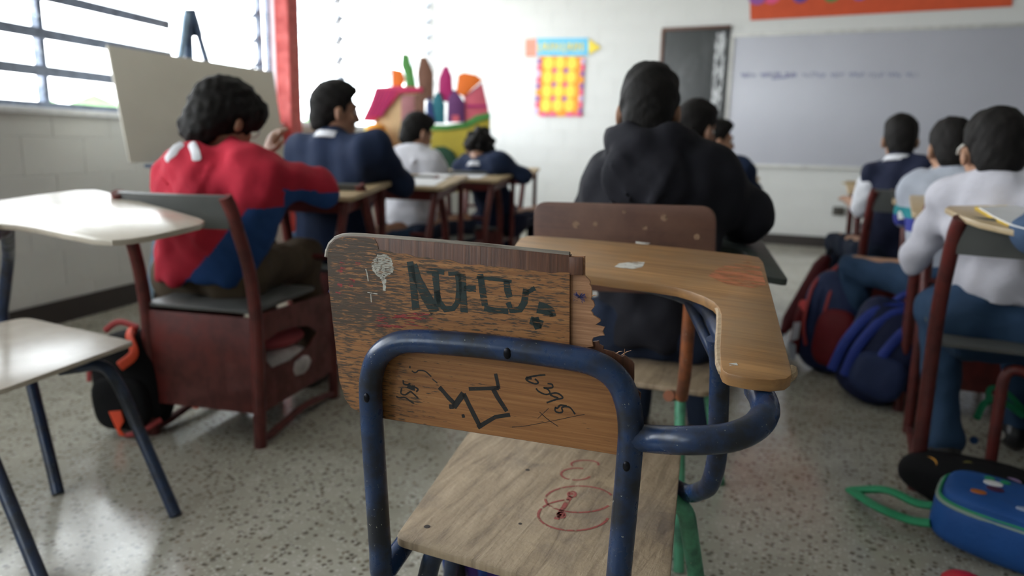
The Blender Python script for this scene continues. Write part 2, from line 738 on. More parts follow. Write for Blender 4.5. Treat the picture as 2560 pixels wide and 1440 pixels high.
# ------------------------------------------------------------------ things on the front wall
WBF = plain('whiteboard_frame', (.55, .55, .53), .4)
WBS = plain('whiteboard_enamel', (.45, .46, .52), .38, .04, 1.5)
BLUEINK = ink('faded_blue_whiteboard_marker', (.16, .17, .33), .47, (9, 9, 60))
wb = thing('whiteboard', 'wide white enamel whiteboard with one line of faint blue handwriting on front wall', 'whiteboard', (.3, YF, .83))
part('writing_surface', box((-1.20, YF - .022, .87), (1.95, YF - .012, 2.215), .001), WBS, wb)
for lo, hi in (((-1.24, YF - .032, .835), (1.99, YF, .872)), ((-1.24, YF - .032, 2.213), (1.99, YF, 2.25)),
               ((-1.24, YF - .032, .872), (-1.20, YF, 2.213)), ((1.95, YF - .032, .872), (1.99, YF, 2.213))):
    part('frame_rail', box(lo, hi, .003), WBF, wb)
scr = []
x = -1.10
while x < .60:
    L_ = random.uniform(.10, .26)
    wig = [V3(x + L_ * u, YF - .0222, 1.818 - .018 * (x + 1.1) + .022 * math.sin(u * L_ * 210) + random.uniform(-.012, .012)) for u in np.linspace(0, 1, int(L_ * 190))]
    scr.append(ribbon(wig, .011 if x < -.55 else .007, (0, -1, 0)))
    x += L_ + random.uniform(.03, .06)
scr.append(ribbon([V3(-.78, YF - .0222, 1.775), V3(-.62, YF - .0222, 1.79)], .02, (0, -1, 0)))
part('handwriting', join(*scr), BLUEINK, wb, False, label='faint blue handwriting')

CHALK, Nn, Ll, Bb = new_mat('old_chalkboard')
vv = coords(Nn, Ll, (1, 1, .4))
sm = ramp(Nn, Ll, noise(Nn, Ll, vv, 5, 6, .7), [(.5, 0), (.8, .35)])
Ll.new(mixc(Nn, Ll, sm, (.045, .05, .052), (.22, .23, .24)), Bb.inputs['Base Color'])
Bb.inputs['Roughness'].default_value = .45
BROWNF = wood('brown_board_frame', (.16, .075, .045), (.08, .035, .025), 'x')
cb = thing('chalkboard', 'narrow dark chalkboard with brown top frame beside the whiteboard', 'chalkboard', (-1.62, YF, .83))
part('board_surface', box((-1.985, YF - .018, .83), (-1.25, YF - .004, 2.315), .002), CHALK, cb)
part('frame_rail', box((-2.0, YF - .035, 2.31), (-1.25, YF, 2.345), .004), BROWNF, cb)
part('frame_rail', box((-2.005, YF - .03, .82), (-1.97, YF, 2.312), .004), BROWNF, cb)
WSM, Nn, Ll, Bb = new_mat('dried_white_paste')
Bb.inputs['Base Color'].default_value = (.62, .64, .66, 1)
Ll.new(ramp(Nn, Ll, noise(Nn, Ll, coords(Nn, Ll, (40, 40, 9)), 1, 5, .65), [(.46, 0), (.56, 1)]), Bb.inputs['Alpha'])
part('white_smear', slab([V3(-1.41, YF - .0185, .9), V3(-1.30, YF - .0185, .9), V3(-1.29, YF - .0185, 2.28), V3(-1.40, YF - .0185, 2.26)], (0, -1, 0), .002, 0), WSM, cb, False, label='streaky white smear along right edge')

# birthday chart: pencil-shaped heading over a panel of twelve round cards
PAP = lambda n, c: plain(n, c, .7, .06)
chart = thing('wall_chart', 'colourful paper chart of yellow circles under a pencil shaped heading on front wall', 'poster', (-3.2, YF, 1.39))
PLX = lambda x, y: aty(x, y, YF - .006)


def wpoly(name, pts, mat, depth=0.0, parent=chart, t=.004, label=None):
    return part(name, slab([PLX(*p) - V3(0, depth, 0) for p in pts], (0, -1, 0), t, 0), mat, parent, False, label=label)


CYAN = PAP('cyan_card', (.16, .55, .80))
YEL = PAP('yellow_card', (.88, .68, .08))
ORG_C = PAP('orange_card', (.86, .33, .03))
PINK = PAP('pink_card', (.80, .10, .26))
PURP = PAP('purple_card', (.32, .10, .38))
SALM = PAP('salmon_card', (.82, .30, .22))
LILAC = PAP('lilac_card', (.62, .45, .72))
wpoly('chart_panel', [(1349, 140), (1461, 142), (1453, 291), (1343, 287)], ORG_C)
wpoly('pencil_body', [(1342, 96), (1472, 95), (1472, 139), (1342, 140)], CYAN, .004)
wpoly('pencil_eraser', [(1314, 98), (1342, 97), (1342, 141), (1314, 142)], SALM, .004)
wpoly('pencil_tip', [(1472, 97), (1503, 119), (1472, 137)], YEL, .004)
for r_ in range(4):
    for c_ in range(3):
        px = 1372 + c_ * 29 - r_ * 2.2
        py = 158 + r_ * 35
        part('round_card', disc(PLX(px, py) - V3(0, .005, 0), (0, -1, 0), .066, .003, 18, .078), YEL, chart, False)
bc = [PURP, PINK, LILAC, PINK, PURP, ORG_C]
for i in range(9):
    for xx in (1349 - i * .8, 1458 - i * .9):
        part('border_tile', box(PLX(xx - 5, 160 + i * 15.5) + V3(0, -.010, 0), PLX(xx + 5, 147 + i * 15.5) + V3(0, -.004, 0), 0), bc[(i + (xx > 1400) * 2) % 6], chart, False)
for i in range(5):
    part('border_tile', box(PLX(1350 + i * 22, 291) + V3(0, -.010, 0), PLX(1368 + i * 22, 281) + V3(0, -.004, 0), 0), bc[(i * 2 + 1) % 6], chart, False)
for i in range(3):
    for j in range(2):
        part('border_tile', disc(PLX(1388 + j * 28 - i * 2, 177 + i * 35) - V3(0, .005, 0), (0, -1, 0), .032, .002, 8), [PINK, PURP][(i + j) % 2], chart, False)
lets = []
xx = 1347
for i, w_ in enumerate((9, 8, 11, 8, 8, 9, 8, 9, 8, 8)):
    st = [[(0, 0), (0, 1), (1, 1)], [(0, 0), (0, 1), (1, .5), (1, 0)], [(0, 1), (.3, 0), (.6, 1), (1, 0)], [(0, 1), (0, 0), (1, .3), (0, .5)], [(0, 0), (0, 1)]][i % 5]
    lets.append(ribbon([PLX(xx + a * w_ * .7, 108 + b * 20) for a, b in st], .02, (0, -1, 0), .0105))
    xx += w_ + 3.4
part('heading_lettering', join(*lets), YEL, chart, False, label='blurred yellow lettering')

REDB = PAP('red_banner_paper', (.62, .085, .025))
ban = thing('banner', 'long red orange paper banner with coloured shapes above the whiteboard', 'banner', (.1, YF, 2.4))
wpoly('banner_sheet', [(1872, -120), (2540, -165), (2530, 16), (1876, 51)], REDB, 0, ban, .003)
for nm, px, py, r_, mt in (('paper_letter', 1895, -12, .10, PURP), ('paper_letter', 1930, -12, .09, PINK), ('paper_letter', 2002, -14, .085, PAP('violet_card', (.13, .06, .33))),
                           ('paper_letter', 2080, -16, .085, PAP('green_card', (.10, .26, .08))), ('paper_letter', 2150, -19, .08, PURP)):
    part(nm, disc(PLX(px, py) - V3(0, .004, 0), (0, -1, 0), r_, .003), mt, ban, False)

ob = thing('wall_outlet', 'small dark socket box low on the front wall under the whiteboard', 'outlet', (0, YF, .36))
part('cover_plate', box((-.055, YF - .028, .355), (.06, YF, .445), .006), plain('dark_socket_plastic', (.07, .065, .055), .5), ob)
for s in (-.02, .02):
    part('socket', disc(V3(s + .002, YF - .028, .40), (0, -1, 0), .014, .002), BASE, ob, False)

# ------------------------------------------------------------------ easel with a blank board, by the window
BOARD = plain('beige_board', (.66, .62, .53), .7, .04, 3)
EZB = painted_metal('blue_easel_paint', (.10, .17, .30), (.05, .08, .14), .4)
EZL = painted_metal('light_blue_easel_paint', (.42, .60, .80), (.30, .45, .62), .4)
easel = thing('easel', 'blue metal easel by the window holding a blank beige board', 'easel', (-3.45, 3.4, 0))
eb = [atx(325, 405, -3.40), atx(268, 112, -3.56), atx(684, 179, -3.56), atx(716, 405, -3.40)]
nb = unit(np.cross(eb[1] - eb[0], eb[3] - eb[0]))
if nb[0] < 0:
    nb = -nb
nback = -nb
for a, b, mt in (((466, 30), (449, 160), EZL), ((480, 28), (520, 165), EZB), ((470, 30), (470, 160), EZB)):
    P1, P2 = atx(*a, -3.64), atx(*b, -3.60)
    d = unit(P2 - P1)
    end = P1 + d * (P1[2] / -d[2]) if mt is not EZB or a[0] > 472 else P2
    part('leg', obox((P1 + end) / 2, [d, unit(np.cross(d, nb)), nb], (np.linalg.norm(end - P1) / 2, .017, .012), .003), mt, easel)
part('top_bracket', slab([atx(458, 25, -3.655), atx(484, 25, -3.655), atx(503, 92, -3.655), atx(470, 92, -3.655)], nb, .02, .002), EZB, easel)
pr = atx(475, 40, -3.64)
part('leg', tube([pr, V3(-3.80, pr[1] + .1, .03)], .013), EZB, easel)
part('tray', box((-3.42, eb[0][1] + .1, .85), (-3.33, eb[3][1] - .1, .868), .003), EZB, easel)
solo('display_board', slab(eb, nback, .012, .002), BOARD, 'large blank beige board leaning on the blue easel by the window', 'board')

# ------------------------------------------------------------------ castle scenery on a low table in the window corner
D_C = 6.3
n_c = unit(-np.array([fw[0], fw[1], 0]))
P_c = atd(1080, 320, D_C)


def cpt(x, y, off=0.0):
    return atp(x, y, P_c + n_c * off, n_c)


def cpoly(name, pts, mat, off, t=.03, parent=None, label=None, bev=.004):
    return part(name, slab([cpt(x, y, off) for x, y in pts], n_c, t, bev), mat, parent, True, label=label)


FO = lambda n, c: plain(n, c, .65, .1, 6)
cast = thing('castle_scenery', 'painted foam castle and houses with yellow hill standing in the window corner', 'stage set', cpt(1070, 440) * V3(1, 1, 0) + V3(0, 0, .76))
F_PINK, F_TAN, F_BRN = FO('crimson_foam', (.62, .045, .13)), FO('tan_foam', (.62, .42, .22)), FO('brown_foam', (.17, .075, .045))
F_MAG, F_PUR, F_TEAL = FO('magenta_foam', (.48, .02, .16)), FO('purple_foam', (.14, .035, .15)), FO('teal_foam', (.02, .17, .22))
F_ORA, F_ROS, F_YEL = FO('orange_foam', (.95, .20, .02)), FO('rose_foam', (.66, .12, .17)), FO('mustard_foam', (.46, .36, .03))
F_GRN, F_DGN, F_BLU = FO('green_foam', (.08, .27, .06)), FO('dark_green_foam', (.015, .07, .035)), FO('blue_foam', (.03, .06, .20))
F_DOOR = FO('mauve_foam', (.40, .17, .18))
cpoly('hill', [(1078, 318), (1115, 318), (1165, 310), (1195, 292), (1225, 285), (1227, 480), (1076, 480)], F_YEL, .02, .03, cast)
cpoly('hill_edge', [(1078, 312), (1115, 313), (1160, 306), (1190, 288), (1225, 281), (1226, 297), (1198, 304), (1168, 320), (1118, 326), (1078, 326)], F_GRN, .05, .012, cast)
cpoly('bush', [(1078, 378), (1090, 366), (1112, 366), (1132, 378), (1142, 395), (1140, 430), (1078, 440)], F_DGN, .055, .02, cast)
cpoly('house_wall', [(938, 290), (1000, 230), (1062, 228), (1062, 440), (938, 440)], F_TAN, .02, .03, cast)
cpoly('roof', [(905, 303), (925, 262), (940, 219), (1000, 215), (1058, 220), (1058, 231), (1000, 234), (975, 266), (935, 305)], F_PINK, .05, .03, cast)
for k in range(5):
    a, b = 944 + k * 10, 914 + k * 8
    cpoly('roof_fold', [(a, 224), (a + 4, 224), (b + 9, 292), (b + 4, 292)], F_MAG, .08, .006, cast, bev=0)
cpoly('door', [(1003, 238), (1037, 238), (1037, 310), (1003, 310)], F_DOOR, .05, .012, cast)
cpoly('door_post', [(1037, 236), (1062, 236), (1064, 330), (1040, 330)], F_BRN, .05, .015, cast)
cpoly('green_vine', [(1006, 134), (1024, 138), (1026, 156), (1034, 172), (1037, 195), (1041, 220), (1016, 220), (1013, 190), (1003, 165)], F_GRN, .05, .02, cast)
cpoly('flower', [(980, 172), (1006, 176), (1014, 200), (1004, 220), (981, 218)], F_ORA, .045, .02, cast)
cpoly('tower', [(1052, 144), (1068, 144), (1084, 183), (1083, 250), (1050, 250), (1044, 183)], F_BRN, .03, .04, cast)
cpoly('tower', [(1098, 196), (1110, 168), (1120, 166), (1130, 190), (1134, 255), (1096, 255)], F_MAG, .02, .04, cast)
cpoly('tower', [(1120, 250), (1132, 226), (1142, 226), (1162, 258), (1162, 306), (1118, 306)], F_PUR, .045, .03, cast)
cpoly('tower', [(1082, 250), (1092, 232), (1100, 232), (1112, 262), (1112, 308), (1080, 308)], F_TEAL, .05, .03, cast)
cpoly('tower', [(1066, 262), (1074, 242), (1082, 260), (1090, 308), (1068, 308)], F_BLU, .055, .03, cast)
cpoly('fan_roof', [(1146, 188), (1160, 182), (1190, 188), (1207, 200), (1160, 242), (1140, 232)], F_ORA, .045, .03, cast)
cpoly('tower', [(1160, 242), (1206, 206), (1220, 268), (1222, 290), (1195, 300), (1162, 306)], F_ROS, .03, .03, cast)
cpoly('window_band', [(1166, 262), (1219, 262), (1220, 268), (1166, 270)], F_MAG, .062, .008, cast, bev=0)
cpoly('doorway', [(1130, 288), (1148, 288), (1148, 306), (1130, 306)], F_ROS, .078, .006, cast, bev=0)
r_c = unit(np.cross(V3(0, 0, 1), n_c))
TBLW = wood('plain_table_wood', (.30, .20, .12), (.20, .13, .08), 'x')
tc = cpt(1070, 440) * V3(1, 1, 0)
tab = thing('side_table', 'low wooden table under the foam castle scenery in the window corner', 'table', tc)
AXC = [r_c, n_c, V3(0, 0, 1)]
part('table_top', obox(tc + n_c * .10 + V3(0, 0, .745), AXC, (.60, .24, .015), .003), TBLW, tab)
for sx in (-1, 1):
    for sy in (-1, 1):
        part('leg', obox(tc + n_c * (.10 + sy * .2) + r_c * sx * .55 + V3(0, 0, .365), AXC, (.02, .02, .365), .003), TBLW, tab)
lan = thing('paper_lantern', 'small orange and yellow paper lantern in front of the castle house', 'lantern', cpt(940, 385, .2) * V3(1, 1, 0) + V3(0, 0, .76))
lc = ORG['paper_lantern']
PETS = [ORG_C, YEL]
for k in range(8):
    a = 2 * math.pi * k / 8
    part('petal', blob(lc + V3(.055 * math.cos(a), .055 * math.sin(a), .30), np.eye(3), (.045, .045, .085), 2, 10, 8), PETS[k % 2], lan)
part('cap', blob(lc + V3(0, 0, .37), np.eye(3), (.085, .085, .035), 2, 12, 8), ORG_C, lan)
part('base', tube([lc + V3(0, 0, 0.0), lc + V3(0, 0, .09), lc + V3(0, 0, .23)], [.10, .09, .05], 14), F_MAG, lan)

# a hedge in the yard outside the windows
hv = []
for k in range(26):
    hv.append(blob(V3(-9.4 + random.uniform(-.3, .3), 3.5 + k * .6, .55 + random.uniform(-.1, .12)), np.eye(3), (.6, .55, .75 + random.uniform(0, .2)), 2, 9, 6))
hd = solo('hedge', join(*hv), plain('hedge_leaves', (.10, .22, .05), .8, .4, 9), 'clipped green hedge in the yard beyond the far window', 'hedge')
hd['kind'] = 'stuff'
struct('yard_ground', box((-40, -20, -.25), (XL - .2, 40, -.15), 0), plain('yard_paving', (.45, .44, .42), .9))

# ------------------------------------------------------------------ furniture materials
BLUEM = painted_metal('blue_tube_paint', (.012, .036, .105), (.009, .012, .020), .26)
BLUED = painted_metal('dark_blue_tube_paint', (.014, .030, .075), (.010, .014, .025), .3)
GREENM = painted_metal('mint_green_tube_paint', (.10, .38, .22), (.05, .16, .10), .35)
ORANGEM = painted_metal('rust_orange_tube_paint', (.26, .075, .022), (.12, .04, .018), .4)
MAROON = painted_metal('maroon_paint', (.135, .022, .018), (.085, .016, .014), .38, (.70, .80))
SCREW = plain('dark_screw', (.012, .012, .016), .35, .1, 20, 0, .8)
TABWOOD = wood('worn_tablet_wood', (.43, .225, .085), (.22, .105, .036), 'x', 75, .45, .2, (.27, .165, .085))
PLYEDGE = wood('plywood_edge', (.46, .34, .21), (.26, .17, .10), 'x', 200, .7, .3)
SEATW = None


def m_seat():
    m, N, L, B = new_mat('weathered_seat_plywood')
    v = coords(N, L, (55, 7, 1), rot=(0, 0, -.22))
    g = noise(N, L, v, 1.0, 7, .65, .5)
    c = ramp(N, L, g, [(.28, (.15, .105, .07)), (.48, (.33, .245, .16)), (.7, (.45, .345, .235))])
    st = ramp(N, L, noise(N, L, coords(N, L), 6, 6, .65), [(.5, 0), (.72, .75)])
    c = mixc(N, L, st, c, (.15, .12, .105))
    wv = ramp(N, L, noise(N, L, coords(N, L), 15, 3), [(.58, 0), (.75, .5)])
    c = mixc(N, L, wv, c, (.50, .38, .24))
    L.new(c, B.inputs['Base Color'])
    B.inputs['Roughness'].default_value = .6
    h = mathn(N, L, 'ADD', g, mathn(N, L, 'MULTIPLY', noise(N, L, coords(N, L, (1, 1, 1)), 130, 4), .6))
    bump(N, L, B, h, .55, .003)
    return m


SEATW = m_seat()

# ------------------------------------------------------------------ the broken tablet-arm chair in front
yawA = math.radians(4)
uA = V3(math.cos(yawA), math.sin(yawA), 0)
nA = V3(math.sin(yawA), -math.cos(yawA), 0)         # out of the back board, to the person behind it
PA = V3(-.42, .852, .75)
chairA = thing('tablet_chair', 'broken blue tube chair with splintered graffiti covered plywood back, nearest of all', 'chair', (-.42, 1.05, 0))
pA = lambda x, y, off=0.0: atp(x, y, PA + nA * off, nA)


def z1(x, y):
    return 800 + x / 2.4, 560 + y / 2.4


def z4(x, y):
    return 960 + x / 4.267, 880 + y / 4.267


def m_backwood(name, kind):
    """face of the back board; local x runs along the board, z up"""
    m, N, L, B = new_mat(name)
    v0 = coords(N, L)
    if kind == 'veneer':
        grain = noise(N, L, coords(N, L, (5, 5, 210)), 1.0, 6, .62, .3)
        c = ramp(N, L, grain, [(.3, (.20, .080, .024)), (.52, (.315, .133, .041)), (.72, (.42, .20, .070))])
        streak = noise(N, L, coords(N, L, (58, 58, 430)), 1.0, 5, .62, .2)
        blotch = noise(N, L, v0, 11, 4, .6)
        sx = N.new('ShaderNodeSeparateXYZ')
        L.new(v0, sx.inputs[0])
        # grime rubbed into the grain, heavier at the hand-worn outer end and above the rail
        xg = ramp(N, L, mathn(N, L, 'ADD', mathn(N, L, 'MULTIPLY', sx.outputs[0], -2.6), .0), [(.0, .0), (.62, .17)])
        zg = ramp(N, L, mathn(N, L, 'SUBTRACT', sx.outputs[2], .70), [(.02, 0), (.07, .12)])
        s2 = mathn(N, L, 'ADD', mathn(N, L, 'ADD', streak, mathn(N, L, 'MULTIPLY', blotch, .35)), mathn(N, L, 'ADD', xg, zg))
        mask = ramp(N, L, s2, [(.80, 0), (.90, .92)])
        c = mixc(N, L, mask, c, (.045, .032, .021))
        red = ramp(N, L, noise(N, L, coords(N, L, (9, 9, 120)), 1.3, 5, .6), [(.64, 0), (.74, .35)])
        c = mixc(N, L, red, c, (.20, .05, .04))
        h = mathn(N, L, 'ADD', grain, streak)
        bs = .22
    elif kind == 'under':
        grain = noise(N, L, coords(N, L, (190, 190, 7)), 1.0, 6, .62, .3)
        c = ramp(N, L, grain, [(.3, (.060, .024, .013)), (.55, (.125, .048, .024)), (.75, (.20, .085, .042))])
        dk = ramp(N, L, noise(N, L, v0, 16, 5, .6), [(.5, 0), (.75, .55)])
        c = mixc(N, L, dk, c, (.06, .035, .028))
        h = grain
        bs = .35
    else:
        grain = noise(N, L, coords(N, L, (14, 14, 240)), 1.0, 6, .62, .3)
        c = ramp(N, L, grain, [(.3, (.24, .105, .05)), (.55, (.40, .20, .10)), (.75, (.52, .29, .16))])
        cr = ramp(N, L, noise(N, L, coords(N, L, (150, 150, 14)), 1.0, 5, .6), [(.66, 0), (.74, .5)])
        c = mixc(N, L, cr, c, (.15, .075, .04))
        h = grain
        bs = .3
    L.new(c, B.inputs['Base Color'])
    B.inputs['Roughness'].default_value = .5
    bump(N, L, B, h, bs, .0015)
    return m


VEN, UND, INN = m_backwood('back_veneer', 'veneer'), m_backwood('bared_under_ply', 'under'), m_backwood('torn_inner_ply', 'inner')
WORNEDGE = wood('worn_grey_edge', (.30, .265, .22), (.08, .06, .045), 'x', 120, .6, .35)
# board outline on its near face
o_board = [(818, 652), (819, 628), (826, 609), (838, 597), (855, 591), (876, 590), (905, 591), (1000, 598), (1200, 615), (1424, 638), (1424, 872),
           (1470, 884), (1530, 912), (1558, 950), (1572, 1000), (1574, 1143), (1300, 1100), (965, 1048), (903, 1034), (878, 1020), (862, 998), (848, 950), (830, 790), (820, 700)]
bb = part('backrest', slab([pA(x, y, -.0007) for x, y in o_board], -nA, .0115, .0012), UND, chairA)
o_ven = [(819, 650), (820, 630), (827, 611), (839, 599), (856, 593), (876, 592), (905, 593), (936, 596)] + [z1(*p) for p in (
    (345, 120), (352, 152), (410, 160), (450, 176), (520, 178), (575, 198), (640, 200), (700, 216), (780, 213), (800, 222), (850, 240), (905, 246), (960, 243), (1000, 252), (1100, 258),
    (1200, 272), (1290, 280), (1390, 296), (1440, 290), (1499, 292))] + [(1424, 872), (1470, 884), (1530, 912), (1558, 950), (1572, 1000), (1573, 1141), (1300, 1098), (965, 1046), (904, 1033), (879, 1019), (863, 997), (849, 950), (831, 790), (821, 700)]
part('face_veneer', slab([pA(x, y, -.0007) for x, y in o_ven], nA, .0007, 0), VEN, bb, False, label='worn tan veneer with dirty streaks')
o_inn = [(1380, 640), (1462, 640), (1462, 690)] + [z1(*p) for p in (
    (1592, 312), (1618, 338), (1622, 352), (1618, 362), (1630, 378), (1632, 430), (1626, 452), (1640, 464), (1648, 490), (1640, 505), (1625, 520), (1636, 535), (1640, 548), (1680, 572), (1684, 585),
    (1654, 605), (1708, 620), (1696, 645), (1705, 668), (1640, 682), (1632, 700), (1640, 735), (1500, 760))] + [(1380, 880)]
part('torn_ply', slab([pA(x, y, -.0045) for x, y in o_inn], -nA, .0035, .0004, 1), INN, bb, True, label='jagged torn inner ply')
o_low = [(1410, 868)] + [z1(*p) for p in (
    (1560, 742), (1600, 730), (1640, 705), (1672, 702), (1676, 722), (1700, 735), (1700, 752), (1760, 768), (1810, 795), (1830, 790), (1872, 822), (1884, 840), (1884, 930), (1882, 960), (1895, 990), (1925, 1015), (1922, 1050))] + [(1604, 1060), (1560, 1100), (1410, 1000)]
part('torn_ply', slab([pA(x, y, -.008) for x, y in o_low], -nA, .0035, .0004, 1), UND, bb, True, label='reddish splintered lower ply')
part('ply_step', slab([pA(x, y, -.003) for x, y in ((1424, 642), (1458, 643), (1458, 687), (1424, 687))], nA, .0022, .0004), UND, bb, True)
for (a, b_) in (((1486, 842), (1512, 838)), ((1540, 884), (1556, 878)), ((1554, 888), (1578, 876)), ((1560, 890), (1562, 872)), ((1478, 742), (1492, 738))):
    part('splinter', tube([pA(*a, -.006), (pA(*a, -.006) + pA(*b_, -.003)) / 2 + V3(0, 0, .001), pA(*b_, -.002)], [.0007, .0006, .0002], 5), INN, bb)
# worn top edge: the bruised grey rim of the board
rim = [(819, 640), (821, 625), (828, 608), (840, 596), (856, 590), (876, 588), (905, 589), (1000, 596), (1200, 613), (1424, 636)]
part('worn_rim', tube([pA(x, y + 2, -.006) for x, y in rim], .0046, 8), WORNEDGE, bb, True, label='rubbed grey top edge')

G_INK = ink('faded_green_black_marker', (.007, .020, .019), .44, (26, 26, 330))
K_INK = ink('black_marker', (.010, .009, .009), .33, (90, 90, 200))
W_INK = ink('pale_scratched_ink', (.50, .48, .42), .44, (160, 160, 160))
R_INK = ink('red_crayon', (.30, .035, .035), .50, (50, 50, 200))
B_INK = ink('blue_pen', (.03, .03, .12), .48, (50, 50, 200))
px2m = lambda w: w / 2.4 * .95 / F_PX


def strokes(lst, conv, k=1.0, lift=.0002):
    gs = []
    for pts, w in lst:
        q = pts if len(pts) == 2 else None
        P = [pA(*conv(*p)) for p in pts]
        if len(P) == 2:
            P = [P[0] + (P[1] - P[0]) * t for t in np.linspace(0, 1, 8)]
        else:
            P = spline(P, 5) if w < 20 else P
        n_ = len(P)
        ws = [w * k * 1.5 * (1 + random.uniform(-.12, .12)) for _ in range(n_)]
        gs.append(ribbon(P, ws, nA, lift))
    return join(*gs)


word = [([(540, 225), (556, 330), (576, 515)], 34), ([(556, 245), (585, 330), (640, 440), (692, 530)], 44), ([(690, 285), (702, 400), (706, 500)], 30),
        ([(640, 280), (700, 282), (745, 290)], 22), ([(700, 400), (716, 470), (752, 512), (800, 505), (826, 470), (836, 380), (826, 300)], 26), ([(770, 298), (870, 296)], 20),
        ([(852, 300), (858, 420), (866, 538)], 34), ([(862, 386), (935, 388)], 26), ([(962, 300), (975, 400), (990, 490)], 28), ([(985, 505), (1060, 522), (1130, 524)], 24),
        ([(940, 318), (1040, 330), (1150, 345)], 14), ([(1118, 338), (1126, 400), (1138, 440)], 28), ([(1128, 470), (1150, 520), (1200, 512), (1226, 470), (1238, 390)], 26),
        ([(1225, 420), (1290, 385)], 18), ([(1310, 485), (1350, 495), (1390, 515), (1398, 555)], 26), ([(1300, 520), (1400, 540)], 20), ([(1262, 575), (1335, 605)], 36), ([(1290, 560), (1310, 630)], 30)]
part('graffiti', strokes(word, z1, px2m(1)), G_INK, bb, False, label='worn dark green capital letters in marker')
K4 = .95 / F_PX / 4.267
sign = [([(590, 375), (640, 430), (690, 490), (748, 545)], 34), ([(695, 582), (750, 582)], 34), ([(745, 590), (800, 510), (850, 440)], 44), ([(850, 445), (905, 560), (960, 670), (1022, 790)], 34),
        ([(1000, 806), (1090, 750), (1190, 692), (1345, 668)], 34), ([(905, 394), (1050, 390), (1225, 384)], 30), ([(1190, 230), (1205, 300), (1225, 395)], 26), ([(1165, 395), (1210, 480), (1310, 632)], 36)]
part('graffiti', strokes(sign, z4, K4), K_INK, bb, False, label='zigzag and letter T in black marker')
small = [([(268, 160), (285, 164)], 18), ([(296, 200), (325, 218), (350, 212), (372, 196), (440, 206), (505, 262)], 11), ([(515, 285), (570, 332)], 9),
         ([(130, 472), (160, 486), (225, 486), (275, 520), (318, 548)], 13), ([(190, 385), (182, 440), (225, 456), (268, 430), (290, 425), (330, 460), (368, 495)], 13),
         ([(205, 300), (212, 340), (250, 350), (282, 335)], 13), ([(250, 360), (290, 380), (330, 385)], 40), ([(300, 360), (362, 395), (345, 425)], 14),
         ([(1722, 244), (1640, 250), (1545, 268), (1515, 285), (1545, 315), (1610, 338), (1645, 325), (1610, 285)], 13), ([(1520, 280), (1575, 275)], 24),
         ([(1745, 336), (1790, 345), (1800, 375), (1760, 385), (1705, 382), (1750, 400), (1770, 440), (1720, 452), (1650, 420), (1622, 388)], 12),
         ([(1860, 490), (1800, 470), (1775, 450), (1830, 436), (1880, 455), (1905, 490), (1840, 505), (1735, 540)], 13),
         ([(1950, 572), (1880, 568), (1850, 600), (1830, 590), (1828, 630), (1870, 648), (1905, 635), (1900, 590), (1980, 590), (2040, 664)], 12),
         ([(1365, 800), (1500, 790), (1780, 738), (2010, 690), (2140, 664)], 4), ([(1660, 640), (1750, 720), (1860, 795)], 5), ([(1755, 600), (1640, 710)], 4), ([(830, 685), (862, 680)], 26)]
part('graffiti', strokes(small, z4, K4), K_INK, bb, False, label='small black digits 6395 and 178')
lf = []
for k in range(46):
    y = 185 + k * 3.6
    hw = 62 * math.sin(math.pi * min(1, (k + 4) / 46)) ** .7 * (1 if k < 30 else max(.15, 1 - (k - 30) / 15))
    a, b_ = 376 - hw + random.uniform(-8, 4), 376 + hw + random.uniform(-4, 8)
    lf.append(([(a, y), (a + (b_ - a) * .33, y + random.uniform(-9, 9)), (a + (b_ - a) * .66, y + random.uniform(-9, 9)), (b_, y + 2)], 3.4))
lf += [([(275, 270), (285, 310), (290, 345)], 5), ([(390, 330), (385, 400)], 14), ([(285, 410), (345, 420)], 4), ([(305, 420), (308, 470)], 4)]
part('scribble', strokes(lf, z1, px2m(1)), W_INK, bb, False, label='pale leaf shaped scribble', kind='stuff')
rs, bs_ = [], []
for k in range(30):
    x = random.uniform(300, 560)
    y = random.uniform(535, 625)
    (rs if k % 3 else bs_).append(([(x, y), (x + random.uniform(60, 190), y + random.uniform(-8, 22))], random.uniform(3, 6)))
for k in range(9):
    x, y = random.uniform(90, 240), random.uniform(230, 420)
    rs.append(([(x, y), (x + 30, y + 6)], 12))
bs_ += [([(50, 400), (75, 405)], 18), ([(250, 655), (285, 670)], 12)]
for k in range(22):
    a = random.uniform(0, 6.28)
    r_ = random.uniform(14, 46)
    bs_.append(([(1555 - r_ * math.cos(a), 440 - r_ * math.sin(a)), (1555 + r_ * math.cos(a), 440 + r_ * math.sin(a))], 3))
part('scribble', strokes(rs, z1, px2m(1)), R_INK, bb, False, label='red crayon scratches', kind='stuff')
part('scribble', strokes(bs_, z1, px2m(1), -.0002), B_INK, bb, False, label='blue pen scratches', kind='stuff')

RT_ = .0162
fA = unit(V3(-.20, .98, 0))          # seat runs this way
ucen = [(951, 1380), (936, 1150), (927, 1000), (929, 940), (945, 893), (980, 864), (1030, 853), (1150, 860), (1250, 870), (1400, 890), (1485, 908), (1538, 943), (1566, 995), (1577, 1065), (1572, 1160), (1552, 1380)]
up_ = spline([pA(x, y, RT_) for x, y in ucen], 5)
Lb, Rb = up_[0], up_[-1]
Rb = Rb + (up_[-1] - up_[-4]) / np.linalg.norm(up_[-1] - up_[-4]) * (Rb[2] - .425)
left_tail = fillet([Lb, V3(Lb[0], Lb[1], .378), V3(Lb[0], Lb[1], .378) + fA * .10 + V3(.012, 0, .018), V3(Lb[0] + .012, Lb[1], .398) + fA * .40], .05, 7)
right_tail = fillet([Rb, V3(Rb[0], Rb[1], .378), V3(Rb[0], Rb[1], .378) + fA * .10 + V3(0, 0, .018), V3(Rb[0], Rb[1], .398) + fA * .40], .05, 7)
